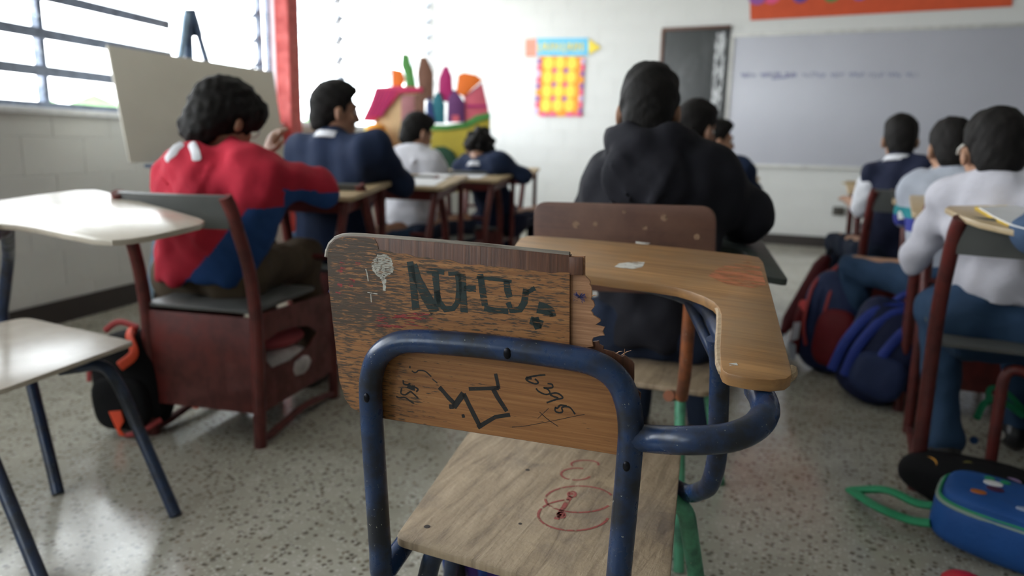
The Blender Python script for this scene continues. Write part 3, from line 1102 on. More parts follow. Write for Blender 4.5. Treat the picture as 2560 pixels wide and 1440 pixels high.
part('back_frame', tube(left_tail[::-1] + up_[1:] + right_tail, RT_, 16), BLUEM, chairA, label='bent blue tube with chipped paint')
for x, y, rr in ((1268, 884, .0052), (916, 995, .0046), (1566, 1166, .0046)):
    part('screw', blob(pA(x, y, RT_ * 2 - .0005), [uA, nA, V3(0, 0, 1)], (rr, .0022, rr * 1.5), 2, 12, 8), SCREW, chairA)
arm = spline([pA(1578, 1092, RT_ * .9), pA(1640, 1098, RT_), aty(1720, 1101, .835), aty(1815, 1095, .845), aty(1880, 1072, .865), aty(1912, 1035, .90), aty(1908, 1000, .94), aty(1893, 975, .975)], 6)
part('arm_tube', tube(arm, .0172, 16), BLUEM, chairA, label='blue tube looping up to the writing arm')
# writing arm
T1, T2, T3 = aty(1980, 935, .95), aty(1905, 645, 1.50), aty(1330, 590, 1.47)
nT = unit(np.cross(T2 - T1, T3 - T1))
if nT[2] < 0:
    nT = -nT
pT = lambda x, y, off=0.0: atp(x, y, T1 + nT * off, nT)
o_tab = [(1300, 596), (1318, 590), (1345, 589), (1450, 597), (1560, 606), (1700, 619), (1870, 638), (1897, 643), (1908, 655), (1940, 776), (1979, 925), (1979, 936), (1966, 946), (1927, 950), (1870, 944), (1822, 934), (1808, 926), (1802, 912),
         (1800, 869), (1803, 813), (1803, 785), (1797, 768), (1784, 754), (1760, 741), (1725, 728), (1693, 719), (1640, 711), (1593, 705), (1530, 697), (1466, 688), (1380, 676), (1290, 660), (1268, 640)]
tabA = part('writing_arm', slab([pT(x, y) for x, y in o_tab], -nT, .0165, .0016), TABWOOD, chairA, label='L shaped wooden writing arm with pale worn edge')
inner = o_tab[12:32]
part('worn_edge', tube([pT(x, y, -.0085) + V3(0, 0, 0) for x, y in o_tab[10:33]], .0074, 8), PLYEDGE, tabA, True, label='bare plywood edge')
CHIP = ink('white_glue_smudge', (.62, .60, .56), .47, (40, 140, 40))
ORSM = ink('orange_paint_smudge', (.42, .13, .05), .50, (9, 60, 9))


def patch(pts, n_, mat, parent, lift, name):
    return part(name, ([tuple(np.asarray(p) + n_ * lift) for p in pts], [tuple(range(len(pts)))]), mat, parent, False)


patch([pT(x, y) for x, y in ((1535, 668), (1548, 659), (1580, 655), (1612, 656), (1606, 668), (1580, 673))], nT, CHIP, tabA, .0004, 'smudge')
patch([pT(x, y) for x, y in ((1588, 604), (1625, 608), (1620, 612), (1590, 609))], nT, CHIP, tabA, .0004, 'smudge')
patch([pT(x, y) for x, y in ((1770, 690), (1800, 668), (1870, 655), (1900, 668), (1915, 712), (1880, 720), (1820, 712))], nT, ORSM, tabA, .0004, 'smudge')
patch([pT(x, y) for x, y in ((1822, 909), (1842, 908), (1845, 914), (1824, 915))], nT, CHIP, tabA, .0004, 'smudge')
sup = fillet([pT(1790, 845, -.036), aty(1800, 905, 1.14), aty(1793, 1150, 1.14), aty(1775, 1218, 1.15), aty(1718, 1240, 1.235), aty(1650, 1190, 1.30)], .05, 7)
part('arm_support', tube(sup, .0155, 14), BLUEM, chairA)
part('arm_brace', tube(fillet([pT(1812, 860, -.034), pT(1795, 830, -.034), pT(1770, 770, -.034), pT(1680, 728, -.034), pT(1560, 705, -.034)], .06, 7), .0125, 12), BLUED, chairA)
part('arm_brace', tube([aty(1795, 905, 1.14), pT(1715, 740, -.034)], .0095, 10), BLUED, chairA)
zS = .432
o_seat = [atz(x, y, zS) for x, y in ((986, 1345), (1170, 1082), (1190, 1040), (1704, 1100), (1702, 1140), (1676, 1440), (1668, 1540))]
seatA = part('seat', slab(round_poly(o_seat, [.018, .01, .03, .03, .01, .01, .025]), (0, 0, -1), .0125, .0018), SEATW, chairA, label='weathered plywood seat with faint red doodles')
dood = []
sS = lambda x, y: atz(880 + x / 2.783, 1040 + y / 2.783, zS)


def ell_px(cx, cy_, rx, ry, a0=0, a1=6.28, n_=26):
    return [sS(cx + rx * math.cos(a0 + (a1 - a0) * i / n_), cy_ + ry * math.sin(a0 + (a1 - a0) * i / n_)) for i in range(n_ + 1)]


for g in (ell_px(1580, 580, 235, 92, .5, 6.0), ell_px(1540, 690, 245, 108, .2, 4.6), ell_px(1530, 545, 26, 20), ell_px(1455, 690, 26, 20), ell_px(1560, 405, 105, 42, .4, 5.2), ell_px(1620, 335, 95, 26, 2.6, 6.6)):
    dood.append(ribbon(g, .0042, (0, 0, 1), .0004))
for a, b_ in (((1520, 560), (1420, 720)), ((1510, 545), (1540, 540)), ((1440, 690), (1480, 690))):
    dood.append(ribbon([sS(*a), sS(*b_)], .008, (0, 0, 1), .0004))
part('doodle', join(*dood), ink('faded_red_marker', (.36, .085, .075), .45, (60, 60, 60)), seatA, False, label='faint red face doodle')
hk = ink('seat_knot', (.03, .02, .02), 0)
for x, y, r_ in ((1222, 376, .0042), (522, 770, .005), (1170, 750, .003)):
    part('nail_hole', disc(sS(x, y), (0, 0, 1), r_, .0004, 10), hk, seatA, False)
feet = [(-.565, .80), (-.115, .82), (-.135, 1.30), (-.70, 1.28)]
tops = [V3(-.515, .905, .40), V3(-.17, .93, .40), V3(-.195, 1.22, .395), V3(-.62, 1.2, .40)]
for k, (f, t) in enumerate(zip(feet, tops)):
    part('leg', tube(fillet([t + (tops[(k ^ 1)] - t) * .18 + V3(0, 0, .006), t, V3(f[0], f[1], 0)], .03), .0150, 12), GREENM if k == 2 else BLUED, chairA, label='green painted leg' if k == 2 else None)
part('cross_rail', tube([tops[0] + V3(.02, 0, 0), tops[1] - V3(.02, 0, 0)], .012, 10), BLUED, chairA)
part('cross_rail', tube([tops[3] + V3(.02, 0, 0), tops[2] - V3(.02, 0, 0)], .012, 10), BLUED, chairA)

# ------------------------------------------------------------------ brown-backed chair of the child in black
PLYB = wood('dark_brown_plywood', (.105, .040, .022), (.055, .020, .012), 'x', 40, .6, .15, (.13, .06, .035))
GREYTOP = wood('dark_green_grey_desk', (.055, .07, .062), (.03, .04, .036), 'x', 30, .55, .1)
chairB = thing('tablet_chair', 'tube chair with plain dark brown plywood back, under the child in black hood', 'chair', (-.46, 1.95, 0))
YB5 = 1.665
o5 = round_poly([aty(1333, 504, YB5), aty(1790, 516, YB5), aty(1788, 742, YB5), aty(1333, 722, YB5)], [.035, .035, .03, .03])
b5 = part('backrest', slab(o5, (0, 1, 0), .014, .004), PLYB, chairB, label='dark brown plywood back with scuffs')
for x, y, r_ in ((1440, 562, .009), (1488, 560, .006), (1612, 570, .006), (1660, 545, .008), (1742, 592, .007), (1560, 530, .004)):
    part('scuff', disc(aty(x, y, YB5), (0, -1, 0), r_, .0006, 10), ink('tan_scuff', (.20, .11, .06), .46, (120, 120, 120)), b5, False)
rp, lp = aty(1722, 800, YB5 - .016), aty(1722, 800, YB5 - .016) - V3(.36, 0, 0)
u5 = fillet([V3(lp[0], 1.68, .43), V3(lp[0], YB5 - .016, .50), V3(lp[0], YB5 - .016, .735), V3(rp[0], YB5 - .016, .735), V3(rp[0] - .0, YB5 - .016, .50), V3(rp[0] - .01, 1.68, .43)], .07)
part('back_frame', tube(u5, .0145, 14), ORANGEM, chairB, label='rusty orange painted tube frame')
s5 = [V3(-.68, 1.74, .432), V3(-.66, 2.15, .44), V3(-.24, 2.15, .44), V3(-.24, 1.74, .432)]
part('seat', slab(round_poly(s5, .03), (0, 0, -1), .013, .002), SEATW, chairB)
for sx, tx in ((-.66, -.62), (-.30, -.325)):
    part('seat_rail', tube(fillet([V3(tx + (.02 if tx < -.5 else 0), 1.68, .43), V3(tx, 1.76, .405), V3(tx, 2.12, .415)], .05), .0135, 12), ORANGEM, chairB)
for (t, f) in ((V3(-.318, 1.79, .405), V3(-.27, 1.66, 0)), (V3(-.60, 1.79, .405), V3(-.66, 1.66, 0)), (V3(-.31, 2.08, .415), V3(-.25, 2.2, 0)), (V3(-.60, 2.08, .415), V3(-.66, 2.2, 0))):
    part('leg', tube([t, f], .0135, 12), GREENM, chairB, label='mint green leg')
TB = [V3(-.10, 1.78, .735), V3(-.15, 2.36, .775)]
w5 = [V3(-.062, 1.80, .735), V3(-.135, 2.36, .785), V3(-.66, 2.36, .785), V3(-.66, 2.16, .770), V3(-.24, 2.12, .766), V3(-.17, 1.80, .735)]
w5 = [aty(1972, 700, 1.80), aty(1905, 600, 2.33), V3(-.66, 2.33, .78), V3(-.66, 2.14, .765), V3(-.22, 2.10, .762), aty(1890, 690, 1.80)]
n5 = unit(np.cross(w5[1] - w5[0], w5[2] - w5[0]))
n5 = n5 if n5[2] > 0 else -n5
w5 = [p - n5 * ((p - w5[0]) @ n5) for p in w5]
part('writing_arm', slab(round_poly(w5, [.02, .03, .03, .03, .06, .02]), -n5, .016, .002), GREYTOP, chairB, label='dark green grey writing arm')
part('arm_support', tube(fillet([V3(-.165, 1.94, .70), V3(-.165, 1.97, .55), V3(-.15, 1.98, .40), V3(-.31, 2.0, .405)], .05), .0135, 12), ORANGEM, chairB)

# ------------------------------------------------------------------ white-topped chair at the left
WHITEL, Nn, Ll, Bb = new_mat('white_laminate')
nn = noise(Nn, Ll, coords(Nn, Ll), 10, 5, .6)
Ll.new(ramp(Nn, Ll, nn, [(.3, (.50, .44, .36)), (.7, (.60, .54, .46))]), Bb.inputs['Base Color'])
Bb.inputs['Roughness'].default_value = .24
chairC = thing('tablet_chair', 'empty blue tube chair with glossy pale seat and writing arm, left of black backpack', 'chair', (-2.05, 1.2, 0))
B1, B2, B3 = aty(190, 474, 1.68), aty(512, 551, 1.50), aty(300, 600, 1.20)
nB = unit(np.cross(B2 - B1, B3 - B1))
nB = nB if nB[2] > 0 else -nB
pB = lambda x, y, off=0.0: atp(x, y, B1 + nB * off, nB)
oB = [(-150, 520), (-60, 508), (0, 500), (100, 486), (190, 475), (240, 474), (270, 480), (330, 497), (420, 522), (500, 545), (512, 552), (500, 561), (440, 575), (380, 588), (330, 596), (280, 600), (230, 597), (160, 584), (90, 569), (40, 562), (0, 560), (-150, 575)]
tB = part('writing_arm', slab([pB(x, y) for x, y in oB], -nB, .015, .003), WHITEL, chairC, label='glossy pale writing arm')
oBs = [atz(x, y, .432) for x, y in ((62, 792), (336, 853), (-8, 978), (-330, 1000), (-190, 850))]
part('seat', slab(round_poly(oBs, [.05, .02, .03, .03, .03]), (0, 0, -1), .013, .002), WHITEL, chairC, label='glossy pale laminate seat')
part('arm_support', tube(fillet([pB(-20, 590, -.03), pB(18, 572, -.032), aty(22, 640, 1.45), aty(4, 800, 1.47), aty(40, 880, 1.45)], .05), .017, 12), BLUED, chairC)
g1 = fillet([aty(150, 925, 1.30), aty(262, 908, 1.36), aty(300, 965, 1.36), atz(440, 1290, .0)], .04)
part('leg', tube(g1, .0165, 12), BLUED, chairC)
part('leg', tube([aty(75, 940, 1.38), atz(146, 1235, 0)], .0165, 12), BLUED, chairC)
part('leg', tube([aty(-60, 1050, 1.05), atz(108, 1462, 0)], .0165, 12), BLUED, chairC)
part('leg', tube([V3(-2.25, 1.02, .41), V3(-2.42, .86, 0)], .0165, 12), BLUED, chairC)
for y_ in (1.06, 1.36):
    part('cross_rail', tube([V3(-1.85, y_, .40), V3(-2.28, y_, .40)], .0145, 10), BLUED, chairC)
part('back_frame', tube(fillet([V3(-1.86, 1.34, .403), V3(-1.84, .98, .40), V3(-1.84, .93, .74), V3(-2.24, .93, .74), V3(-2.24, .98, .40), V3(-2.26, 1.34, .403)], .06), .0165, 12), BLUED, chairC)
part('backrest', slab(round_poly([V3(-1.80, .95, .62), V3(-2.28, .95, .62), V3(-2.28, .95, .86), V3(-1.80, .95, .86)], .03), (0, 1, 0), .013, .002), WHITEL, chairC)

# ------------------------------------------------------------------ maroon chair-desks (chair, book box and desk on one frame)
GREYS = plain('dark_grey_slat_paint', (.085, .088, .085), .45, .15, 8)
TANTOP = wood('tan_desk_laminate', (.52, .40, .25), (.44, .32, .18), 'x', 40, .38, .06)
BOXIN = plain('box_inner_paint', (.06, .015, .014), .5)


def desk_unit(label, loc, yaw, box_under=True):
    r = thing('chair_desk', label, 'chair desk', (0, 0, 0), 'maroon chair desks in rows')
    for s in (-1, 1):
        part('upright', tube(fillet([V3(s * .207, 0, 0), V3(s * .207, .008, .44), V3(s * .207, -.015, .60), V3(s * .197, -.085, .80), V3(s * .19, -.10, .835)], .12, 8), .0205, 10), MAROON, r)
        part('skid', tube(fillet([V3(s * .207, .0, .03), V3(s * .207, .05, .018), V3(s * .207, .30, .05), V3(s * .207, .52, .018)], .2), .0135, 8), MAROON, r)
        part('front_post', tube(fillet([V3(s * .207, .52, 0), V3(s * .207, .53, .45), V3(s * .215, .64, .775)], .1), .019, 10), MAROON, r)
        part('desk_post', tube([V3(s * .235, .95, .81), V3(s * .225, .97, 0)], .016, 10), MAROON, r)
        if box_under:
            x0, x1 = s * .207 - .004, s * .207 + .004
            pn = [V3(s * .207, .01, .115), V3(s * .207, .52, .115), V3(s * .207, .52, .43), V3(s * .207, .01, .45), V3(s * .207, .01, .36),
                  V3(s * .207, .06, .355), V3(s * .207, .12, .365), V3(s * .207, .22, .36), V3(s * .207, .33, .34), V3(s * .207, .39, .30), V3(s * .207, .33, .265), V3(s * .207, .20, .245), V3(s * .207, .08, .25), V3(s * .207, .045, .285), V3(s * .207, .045, .352), V3(s * .207, .01, .355)]
            part('side_panel', slab(pn, (s, 0, 0), .006, 0), MAROON, r, False)
    if box_under:
        part('rear_panel', box((-.20, -.004, .115), (.20, .006, .44), .002), MAROON, r)
        part('box_floor', box((-.205, .0, .118), (.205, .50, .126), .001), BOXIN, r)
    else:
        part('seat_arch', tube(fillet([V3(-.02, .03, .02), V3(-.02, .03, .43), V3(.20, .03, .30)], .08), .016, 10), MAROON, r)
    seat = []
    st = [V3(-.205, -.005, .452), V3(.205, -.005, .452), V3(.215, .40, .462), V3(-.215, .40, .462)]
    part('seat', slab(round_poly(st, .04), (0, 0, 1), .014, .004), GREYS, r, label='dark grey seat')
    ys = lambda x: -.085 - .022 * (1 - (x / .19) ** 2)
    xs = np.linspace(-.19, .19, 13)
    V, Fc = [], []
    for x in xs:
        for (dy, z) in ((0, .735), (-.018, .835), (-.006, .84), (.012, .735)):
            V.append((x, ys(x) + dy, z))
    for i in range(12):
        for j in range(4):
            a, b_ = i * 4 + j, i * 4 + (j + 1) % 4
            Fc.append((a, a + 4, b_ + 4, b_))
    Fc += [(0, 1, 2, 3), tuple(48 + k for k in (3, 2, 1, 0))]
    part('back_slat', (V, Fc), GREYS, r, True, label='dark grey curved back slat')
    dk = [V3(-.275, .60, .795), V3(.265, .60, .795), V3(.265, 1.0, .842), V3(-.275, 1.0, .842)]
    nd = unit(np.cross(dk[1] - dk[0], dk[2] - dk[0]))
    part('desk_top', slab(round_poly(dk, .02), -nd, .02, .003), TANTOP, r, label='tan laminate sloping desk top')
    part('desk_shade_slab', slab([p - nd * .021 + V3(0, .02 if i < 2 else -.02, 0) for i, p in enumerate([dk[0] * V3(.86, 1, 1), dk[1] * V3(.86, 1, 1), dk[2] * V3(.86, 1, 1), dk[3] * V3(.86, 1, 1)])], -nd, .05, .003), MAROON, r)  # maroon slab standing in for the shade under the desk top
    part('desk_rail', tube([V3(-.21, .56, .56), V3(.21, .56, .56)], .011, 8), MAROON, r)
    r.location = Vector(loc)
    r.rotation_euler = (0, 0, yaw)
    return r


DU = [('maroon chair desk under the child in the red sweater, beside the black backpack', (-1.89, 1.76, 0), 10),
      ('maroon chair desk under the stout child in navy sweater by the red pillar', (-1.99, 2.60, 0), 7),
      ('maroon chair desk under the child in white hooded top', (-2.17, 3.56, 0), 3),
      ('maroon chair desk under the curly haired child in navy, foremost of the left row', (-2.26, 4.45, 0), 10),
      ('maroon chair desk under the second child of the middle row, behind the black hood', (-.64, 2.98, 0), 3),
      ('maroon chair desk under the foremost child of the middle row', (-.70, 4.12, 0), 3),
      ('maroon chair desk under the child in pale grey jacket at the right edge', (.50, 2.42, 0), -2),
      ('maroon chair desk under the child in grey sweater with teal sleeve stripe', (.50, 3.20, 0), 0),
      ('maroon chair desk under the child in dark vest near the whiteboard', (.335, 3.98, 0), 2)]
unit0 = None
for lab, loc, yw in DU:
    if unit0 is None:
        unit0 = desk_unit(lab, loc, math.radians(yw))
    elif 'pale grey jacket' in lab:
        desk_unit(lab, loc, math.radians(yw), False)
    else:
        dup(unit0, loc, math.radians(yw), lab)

# ------------------------------------------------------------------ people: smooth implicit surfaces meshed by surface nets
class Fld:
    def __init__(s, h):
        s.h, s.ops = h, []

    def cap(s, a, b, ra, rb, k=.02, flat=None, op='u'):
        a, b = np.asarray(a, float), np.asarray(b, float)
        r = max(ra, rb)
        s.ops.append((op, k, np.minimum(a, b) - r * 1.25, np.maximum(a, b) + r * 1.25, ('c', a, b, ra, rb, flat)))
        return s

    def ell(s, c, A, rad, k=.02, op='u'):
        c = np.asarray(c, float)
        R = max(rad)
        s.ops.append((op, k, c - R, c + R, ('e', c, np.array(A, float), np.array(rad, float))))
        return s

    def cut(s, p, n, k=.004):
        """keep the side n points to"""
        s.ops.append(('i', k, None, None, ('h', np.asarray(p, float), unit(n))))
        return s

    def mesh(s, disp=None):
        h = s.h
        us = [o for o in s.ops if o[0] == 'u']
        lo = np.min([o[2] for o in us], 0) - 3 * h - .02
        hi = np.max([o[3] for o in us], 0) + 3 * h + .02
        n = np.ceil((hi - lo) / h).astype(int) + 1
        ax = [lo[i] + np.arange(n[i]) * h for i in range(3)]
        D = np.full(n, .5, np.float32)
        for op, k, l, u, g in s.ops:
            if op == 'i':
                sl = (slice(None),) * 3
            else:
                m = k + 2 * h + .03
                i0 = np.clip(((l - m - lo) / h).astype(int), 0, n - 1)
                i1 = np.clip(np.ceil((u + m - lo) / h).astype(int) + 1, 1, n)
                sl = tuple(slice(i0[i], i1[i]) for i in range(3))
            X = ax[0][sl[0]][:, None, None]
            Y = ax[1][sl[1]][None, :, None]
            Z = ax[2][sl[2]][None, None, :]
            if g[0] == 'c':
                _, a, b, ra, rb, flat = g
                x, y, z = X - a[0], Y - a[1], Z - a[2]
                d = b - a
                if flat is not None:
                    ax_, f = unit(flat[0]), flat[1] - 1
                    q = (x * ax_[0] + y * ax_[1] + z * ax_[2]) * f
                    x, y, z = x + q * ax_[0], y + q * ax_[1], z + q * ax_[2]
                    d = d + ax_ * (d @ ax_) * f
                t = np.clip((x * d[0] + y * d[1] + z * d[2]) / max(d @ d, 1e-9), 0, 1)
                v = np.sqrt((x - t * d[0]) ** 2 + (y - t * d[1]) ** 2 + (z - t * d[2]) ** 2) - (ra + (rb - ra) * t)
                if flat is not None:
                    v = v / (1 + max(0, f) * .5)
            elif g[0] == 'e':
                _, c, A, rad = g
                x, y, z = X - c[0], Y - c[1], Z - c[2]
                q = [(x * A[i][0] + y * A[i][1] + z * A[i][2]) / rad[i] for i in range(3)]
                k0 = np.sqrt(q[0] ** 2 + q[1] ** 2 + q[2] ** 2)
                k1 = np.sqrt((q[0] / rad[0]) ** 2 + (q[1] / rad[1]) ** 2 + (q[2] / rad[2]) ** 2)
                v = k0 * (k0 - 1) / np.maximum(k1, 1e-6)
            else:
                _, p, nn_ = g
                v = -((X - p[0]) * nn_[0] + (Y - p[1]) * nn_[1] + (Z - p[2]) * nn_[2])
            c_ = D[sl]
            if op == 'u':
                hh = np.clip(.5 + .5 * (c_ - v) / k, 0, 1)
                D[sl] = c_ * (1 - hh) + v * hh - k * hh * (1 - hh)
            else:
                if op == 's':
                    v = -v
                hh = np.clip(.5 - .5 * (c_ - v) / k, 0, 1)
                D[sl] = c_ * (1 - hh) + v * hh + k * hh * (1 - hh)
        if disp is not None:
            D += disp(ax[0][:, None, None], ax[1][None, :, None], ax[2][None, None, :]).astype(np.float32)
        return nets(D, lo, h)


def nets(D, lo, h):
    S = D < 0
    n = np.array(D.shape)
    c = [S[a:n[0] - 1 + a, b:n[1] - 1 + b, d:n[2] - 1 + d] for a in (0, 1) for b in (0, 1) for d in (0, 1)]
    cnt = sum(x.astype(np.int8) for x in c)
    act = np.argwhere((cnt > 0) & (cnt < 8))
    if len(act) == 0:
        return [], []
    idx = -np.ones(n - 1, np.int64)
    idx[act[:, 0], act[:, 1], act[:, 2]] = np.arange(len(act))
    acc = np.zeros((len(act), 3))
    num = np.zeros(len(act))
    cs = [(a, b, d) for a in (0, 1) for b in (0, 1) for d in (0, 1)]
    val = {q: D[act[:, 0] + q[0], act[:, 1] + q[1], act[:, 2] + q[2]] for q in cs}
    for q in cs:
        for ax_ in range(3):
            if q[ax_] == 0:
                e = list(q)
                e[ax_] = 1
                v0, v1 = val[q], val[tuple(e)]
                m = (v0 < 0) != (v1 < 0)
                t = np.where(m, v0 / np.where(m, v0 - v1, 1), 0)
                P = np.array(q, float)[None, :].repeat(len(act), 0)
                P[:, ax_] += t
                acc[m] += P[m]
                num[m] += 1
    V = (act + acc / num[:, None]) * h + lo
    Fs = []
    for ax_ in range(3):
        b, d = (ax_ + 1) % 3, (ax_ + 2) % 3
        s0 = [slice(None)] * 3
        s1 = [slice(None)] * 3
        s0[ax_], s1[ax_] = slice(0, -1), slice(1, None)
        A, B_ = S[tuple(s0)], S[tuple(s1)]
        E_ = np.argwhere(A != B_)
        ok = (E_[:, b] > 0) & (E_[:, d] > 0) & (E_[:, b] < n[b] - 1) & (E_[:, d] < n[d] - 1)
        E_ = E_[ok]
        inside = A[E_[:, 0], E_[:, 1], E_[:, 2]]

        def at(ob, od):
            q = E_.copy()
            q[:, b] -= ob
            q[:, d] -= od
            return idx[q[:, 0], q[:, 1], q[:, 2]]
        Q = np.stack([at(1, 1), at(0, 1), at(0, 0), at(1, 0)], 1)
        Q[~inside] = Q[~inside][:, ::-1]
        Fs.append(Q)
    return V.tolist(), np.concatenate(Fs).tolist()


SKIN = plain('brown_skin', (.36, .185, .115), .55, .08, 30)
SKIN2 = plain('warm_brown_skin', (.42, .225, .14), .55, .08, 30)
HAIR, Nn, Ll, Bb = new_mat('black_hair')
nn = noise(Nn, Ll, coords(Nn, Ll, (160, 160, 40)), 1, 4, .6)
Ll.new(ramp(Nn, Ll, nn, [(.3, (.004, .0035, .0035)), (.7, (.011, .009, .008))]), Bb.inputs['Base Color'])
Bb.inputs['Roughness'].default_value = .72
Bb.inputs['Specular IOR Level'].default_value = .22
bump(Nn, Ll, Bb, nn, .6, .004)
EYEW = plain('eye_white', (.75, .73, .70), .3, .03)
EYEB = plain('dark_iris', (.02, .012, .008), .2, .1)
SHOE = plain('black_shoe_leather', (.02, .02, .022), .35, .15)
LIPS = plain('lip_skin', (.30, .11, .085), .5, .08)


def frame(yaw, pitch=0.0, roll=0.0):
    """right, forward, up; yaw counter-clockwise from +Y, pitch>0 nods down"""
    f = V3(-math.sin(yaw), math.cos(yaw), 0)
    r = V3(math.cos(yaw), math.sin(yaw), 0)
    u = V3(0, 0, 1)
    f, u = f * math.cos(pitch) - u * math.sin(pitch), u * math.cos(pitch) + f * math.sin(pitch)
    r, u = r * math.cos(roll) - u * math.sin(roll), u * math.cos(roll) + r * math.sin(roll)
    return r, f, u


def folds(amp, seed, f=1.0):
    r = np.random.RandomState(seed)
    ws = [(r.uniform(-1, 1, 3) * 30 * f, r.uniform(0, 6.28), .8) for _ in range(5)] + [(r.uniform(-1, 1, 3) * 85 * f, r.uniform(0, 6.28), .55) for _ in range(6)]

    def d(X, Y, Z):
        o = 0
        for w, p, a in ws:
            o = o + a * np.sin(w[0] * X + w[1] * Y + w[2] * Z + p)
        return o * amp * .35
    return d


def person(label, pel, neck, head, Ls, Rs, Le, Re, Lw, Rw, yaw=0., hyaw=0., hpitch=0., hroll=0., hs=.95, top=None, pants=None, skin=None,
           hair='short', hood=None, hood_z=.004, collar=None, knees=None, ankles=None, loose=.018, h=.010, hands=None, vest=None, topmat_fn=None, hem=-.045, sleeve_end=.93, bulk=1.0, seed=1, cuffs=None):
    sk = skin or SKIN
    pel, neck, head, Ls, Rs, Le, Re, Lw, Rw = [np.asarray(q, float) for q in (pel, neck, head, Ls, Rs, Le, Re, Lw, Rw)]
    R, Fv, U = frame(yaw)
    hr, hf, hu = frame(hyaw, hpitch, hroll)
    root = thing('person', label, 'person', V3(pel[0], pel[1], 0))
    hp = lambda a, b, c: head + (hr * a + hf * b + hu * c) * hs
    mid = (Ls + Rs) / 2
    chest = mid * .72 + pel * .28 - V3(0, 0, .0)
    waist = mid * .30 + pel * .70
    hips = [pel - R * .082 * bulk, pel + R * .082 * bulk]
    if knees is None:
        knees = [pel - R * .11 + Fv * .40 + V3(0, 0, .03), pel + R * .11 + Fv * .40 + V3(0, 0, .03)]
    if ankles is None:
        ankles = [k * V3(1, 1, 0) + V3(0, 0, .085) + Fv * .02 for k in knees]
    b = Fld(h)
    b.cap(pel, waist, .105 * min(bulk, 1.1), .095 * min(bulk, 1.1), .04, (Fv, 1.25))
    b.cap(waist, chest, .095 * min(bulk, 1.1), .115 * min(bulk, 1.1), .04, (Fv, 1.3))
    b.cap(Ls * .82 + mid * .18, Rs * .82 + mid * .18, .055, .055, .05)
    b.cap(chest, mid * .5 + neck * .5, .085, .06, .04)
    for sh in (Ls, Rs):
        b.cap(neck - V3(0, 0, .02), sh * .7 + neck * .3, .048, .046, .04)
    b.cap(neck - V3(0, 0, .03), hp(0, -.012, -.055), .047 * hs, .046 * hs, .025)
    for s, (sh, el, wr, hipj, kn, an) in enumerate(((Ls, Le, Lw, hips[0], knees[0], ankles[0]), (Rs, Re, Rw, hips[1], knees[1], ankles[1]))):
        b.cap(sh, el, .043 * min(bulk, 1.1), .034, .03)
        b.cap(el, wr, .035, .024, .02)
        b.cap(hipj, kn, .078 * min(bulk, 1.1), .052, .04)
        b.cap(kn, an, .052, .034, .02)
        ft = unit((kn - hipj) * V3(1, 1, 0))
        b.cap(an - V3(0, 0, .04), an - V3(0, 0, .05) + ft * .13, .034, .028, .02)
        # hand: flat palm, four bent fingers of unequal length, a thumb from the palm's side
        hd_ = hands[s] if hands and hands[s] is not None else None
        if hd_ is None:
            d = unit(wr - el)
            nrm = unit(np.cross(d, unit(np.cross(V3(0, 0, 1), d)))) if abs(d[2]) < .9 else Fv
            curl = -.35
        else:
            d, nrm, curl = unit(hd_[0]), hd_[1], hd_[2]
        nrm = unit(nrm - d * (nrm @ d))
        sd = np.cross(d, nrm) * (1 if s == 0 else -1)      # towards the thumb
        pc = wr + d * .045
        b.cap(wr + d * .008, wr + d * .07, .028, .032, .012, (nrm, 2.0))
        for i, (off, ln) in enumerate(((.028, .058), (.0095, .066), (-.0095, .061), (-.027, .048))):
            p0 = wr + d * .075 + sd * off
            p1 = p0 + (d + nrm * curl * .5) / np.linalg.norm(d + nrm * curl * .5) * ln * .55
            dd = unit(d + nrm * curl * 1.6)
            b.cap(p0 - d * .015, p1, .0088, .0082, .004)
            b.cap(p1, p1 + dd * ln * .45, .0082, .0068, .003)
        t0 = wr + d * .03 + sd * .024
        t1 = t0 + unit(d * .7 + sd * .75 + nrm * curl * .3) * .034
        b.cap(t0, t1, .0115, .0095, .008)
        b.cap(t1, t1 + unit(d + sd * .25 + nrm * curl * .5) * .026, .0095, .008, .003)
    HA = (hr, hf, hu)
    b.ell(hp(0, -.012, .022), HA, [x * hs for x in (.074, .092, .086)], .02)
    b.ell(hp(0, .026, -.045), HA, [x * hs for x in (.058, .064, .074)], .03)
    b.cap(hp(-.018, .062, -.098), hp(.018, .062, -.098), .021 * hs, .021 * hs, .025)
    b.cap(hp(-.035, .074, .022), hp(.035, .074, .022), .014 * hs, .014 * hs, .012)
    b.ell(hp(-.042, .060, -.03), HA, [x * hs for x in (.022, .02, .02)], .015)
    b.ell(hp(.042, .060, -.03), HA, [x * hs for x in (.022, .02, .02)], .015)
    b.cap(hp(0, .088, .006), hp(0, .104, -.030), .009 * hs, .0135 * hs, .01)
    b.cap(hp(-.013, .092, -.036), hp(.013, .092, -.036), .009 * hs, .009 * hs, .006)
    b.cap(hp(-.016, .082, -.066), hp(.016, .082, -.066), .009 * hs, .009 * hs, .008)
    for s in (-1, 1):
        b.ell(hp(s * .031, .094, .002), HA, [x * hs for x in (.017, .016, .011)], .008, 's')
        b.ell(hp(s * .078, -.008, -.018), (unit(hr + hf * .35 * s), unit(hf - hr * .35 * s), hu), [x * hs for x in (.012, .021, .033)], .008)
        b.ell(hp(s * .089, -.002, -.016), HA, [x * hs for x in (.006, .010, .018)], .005, 's')
    body = part('body', b.mesh(), sk, root)
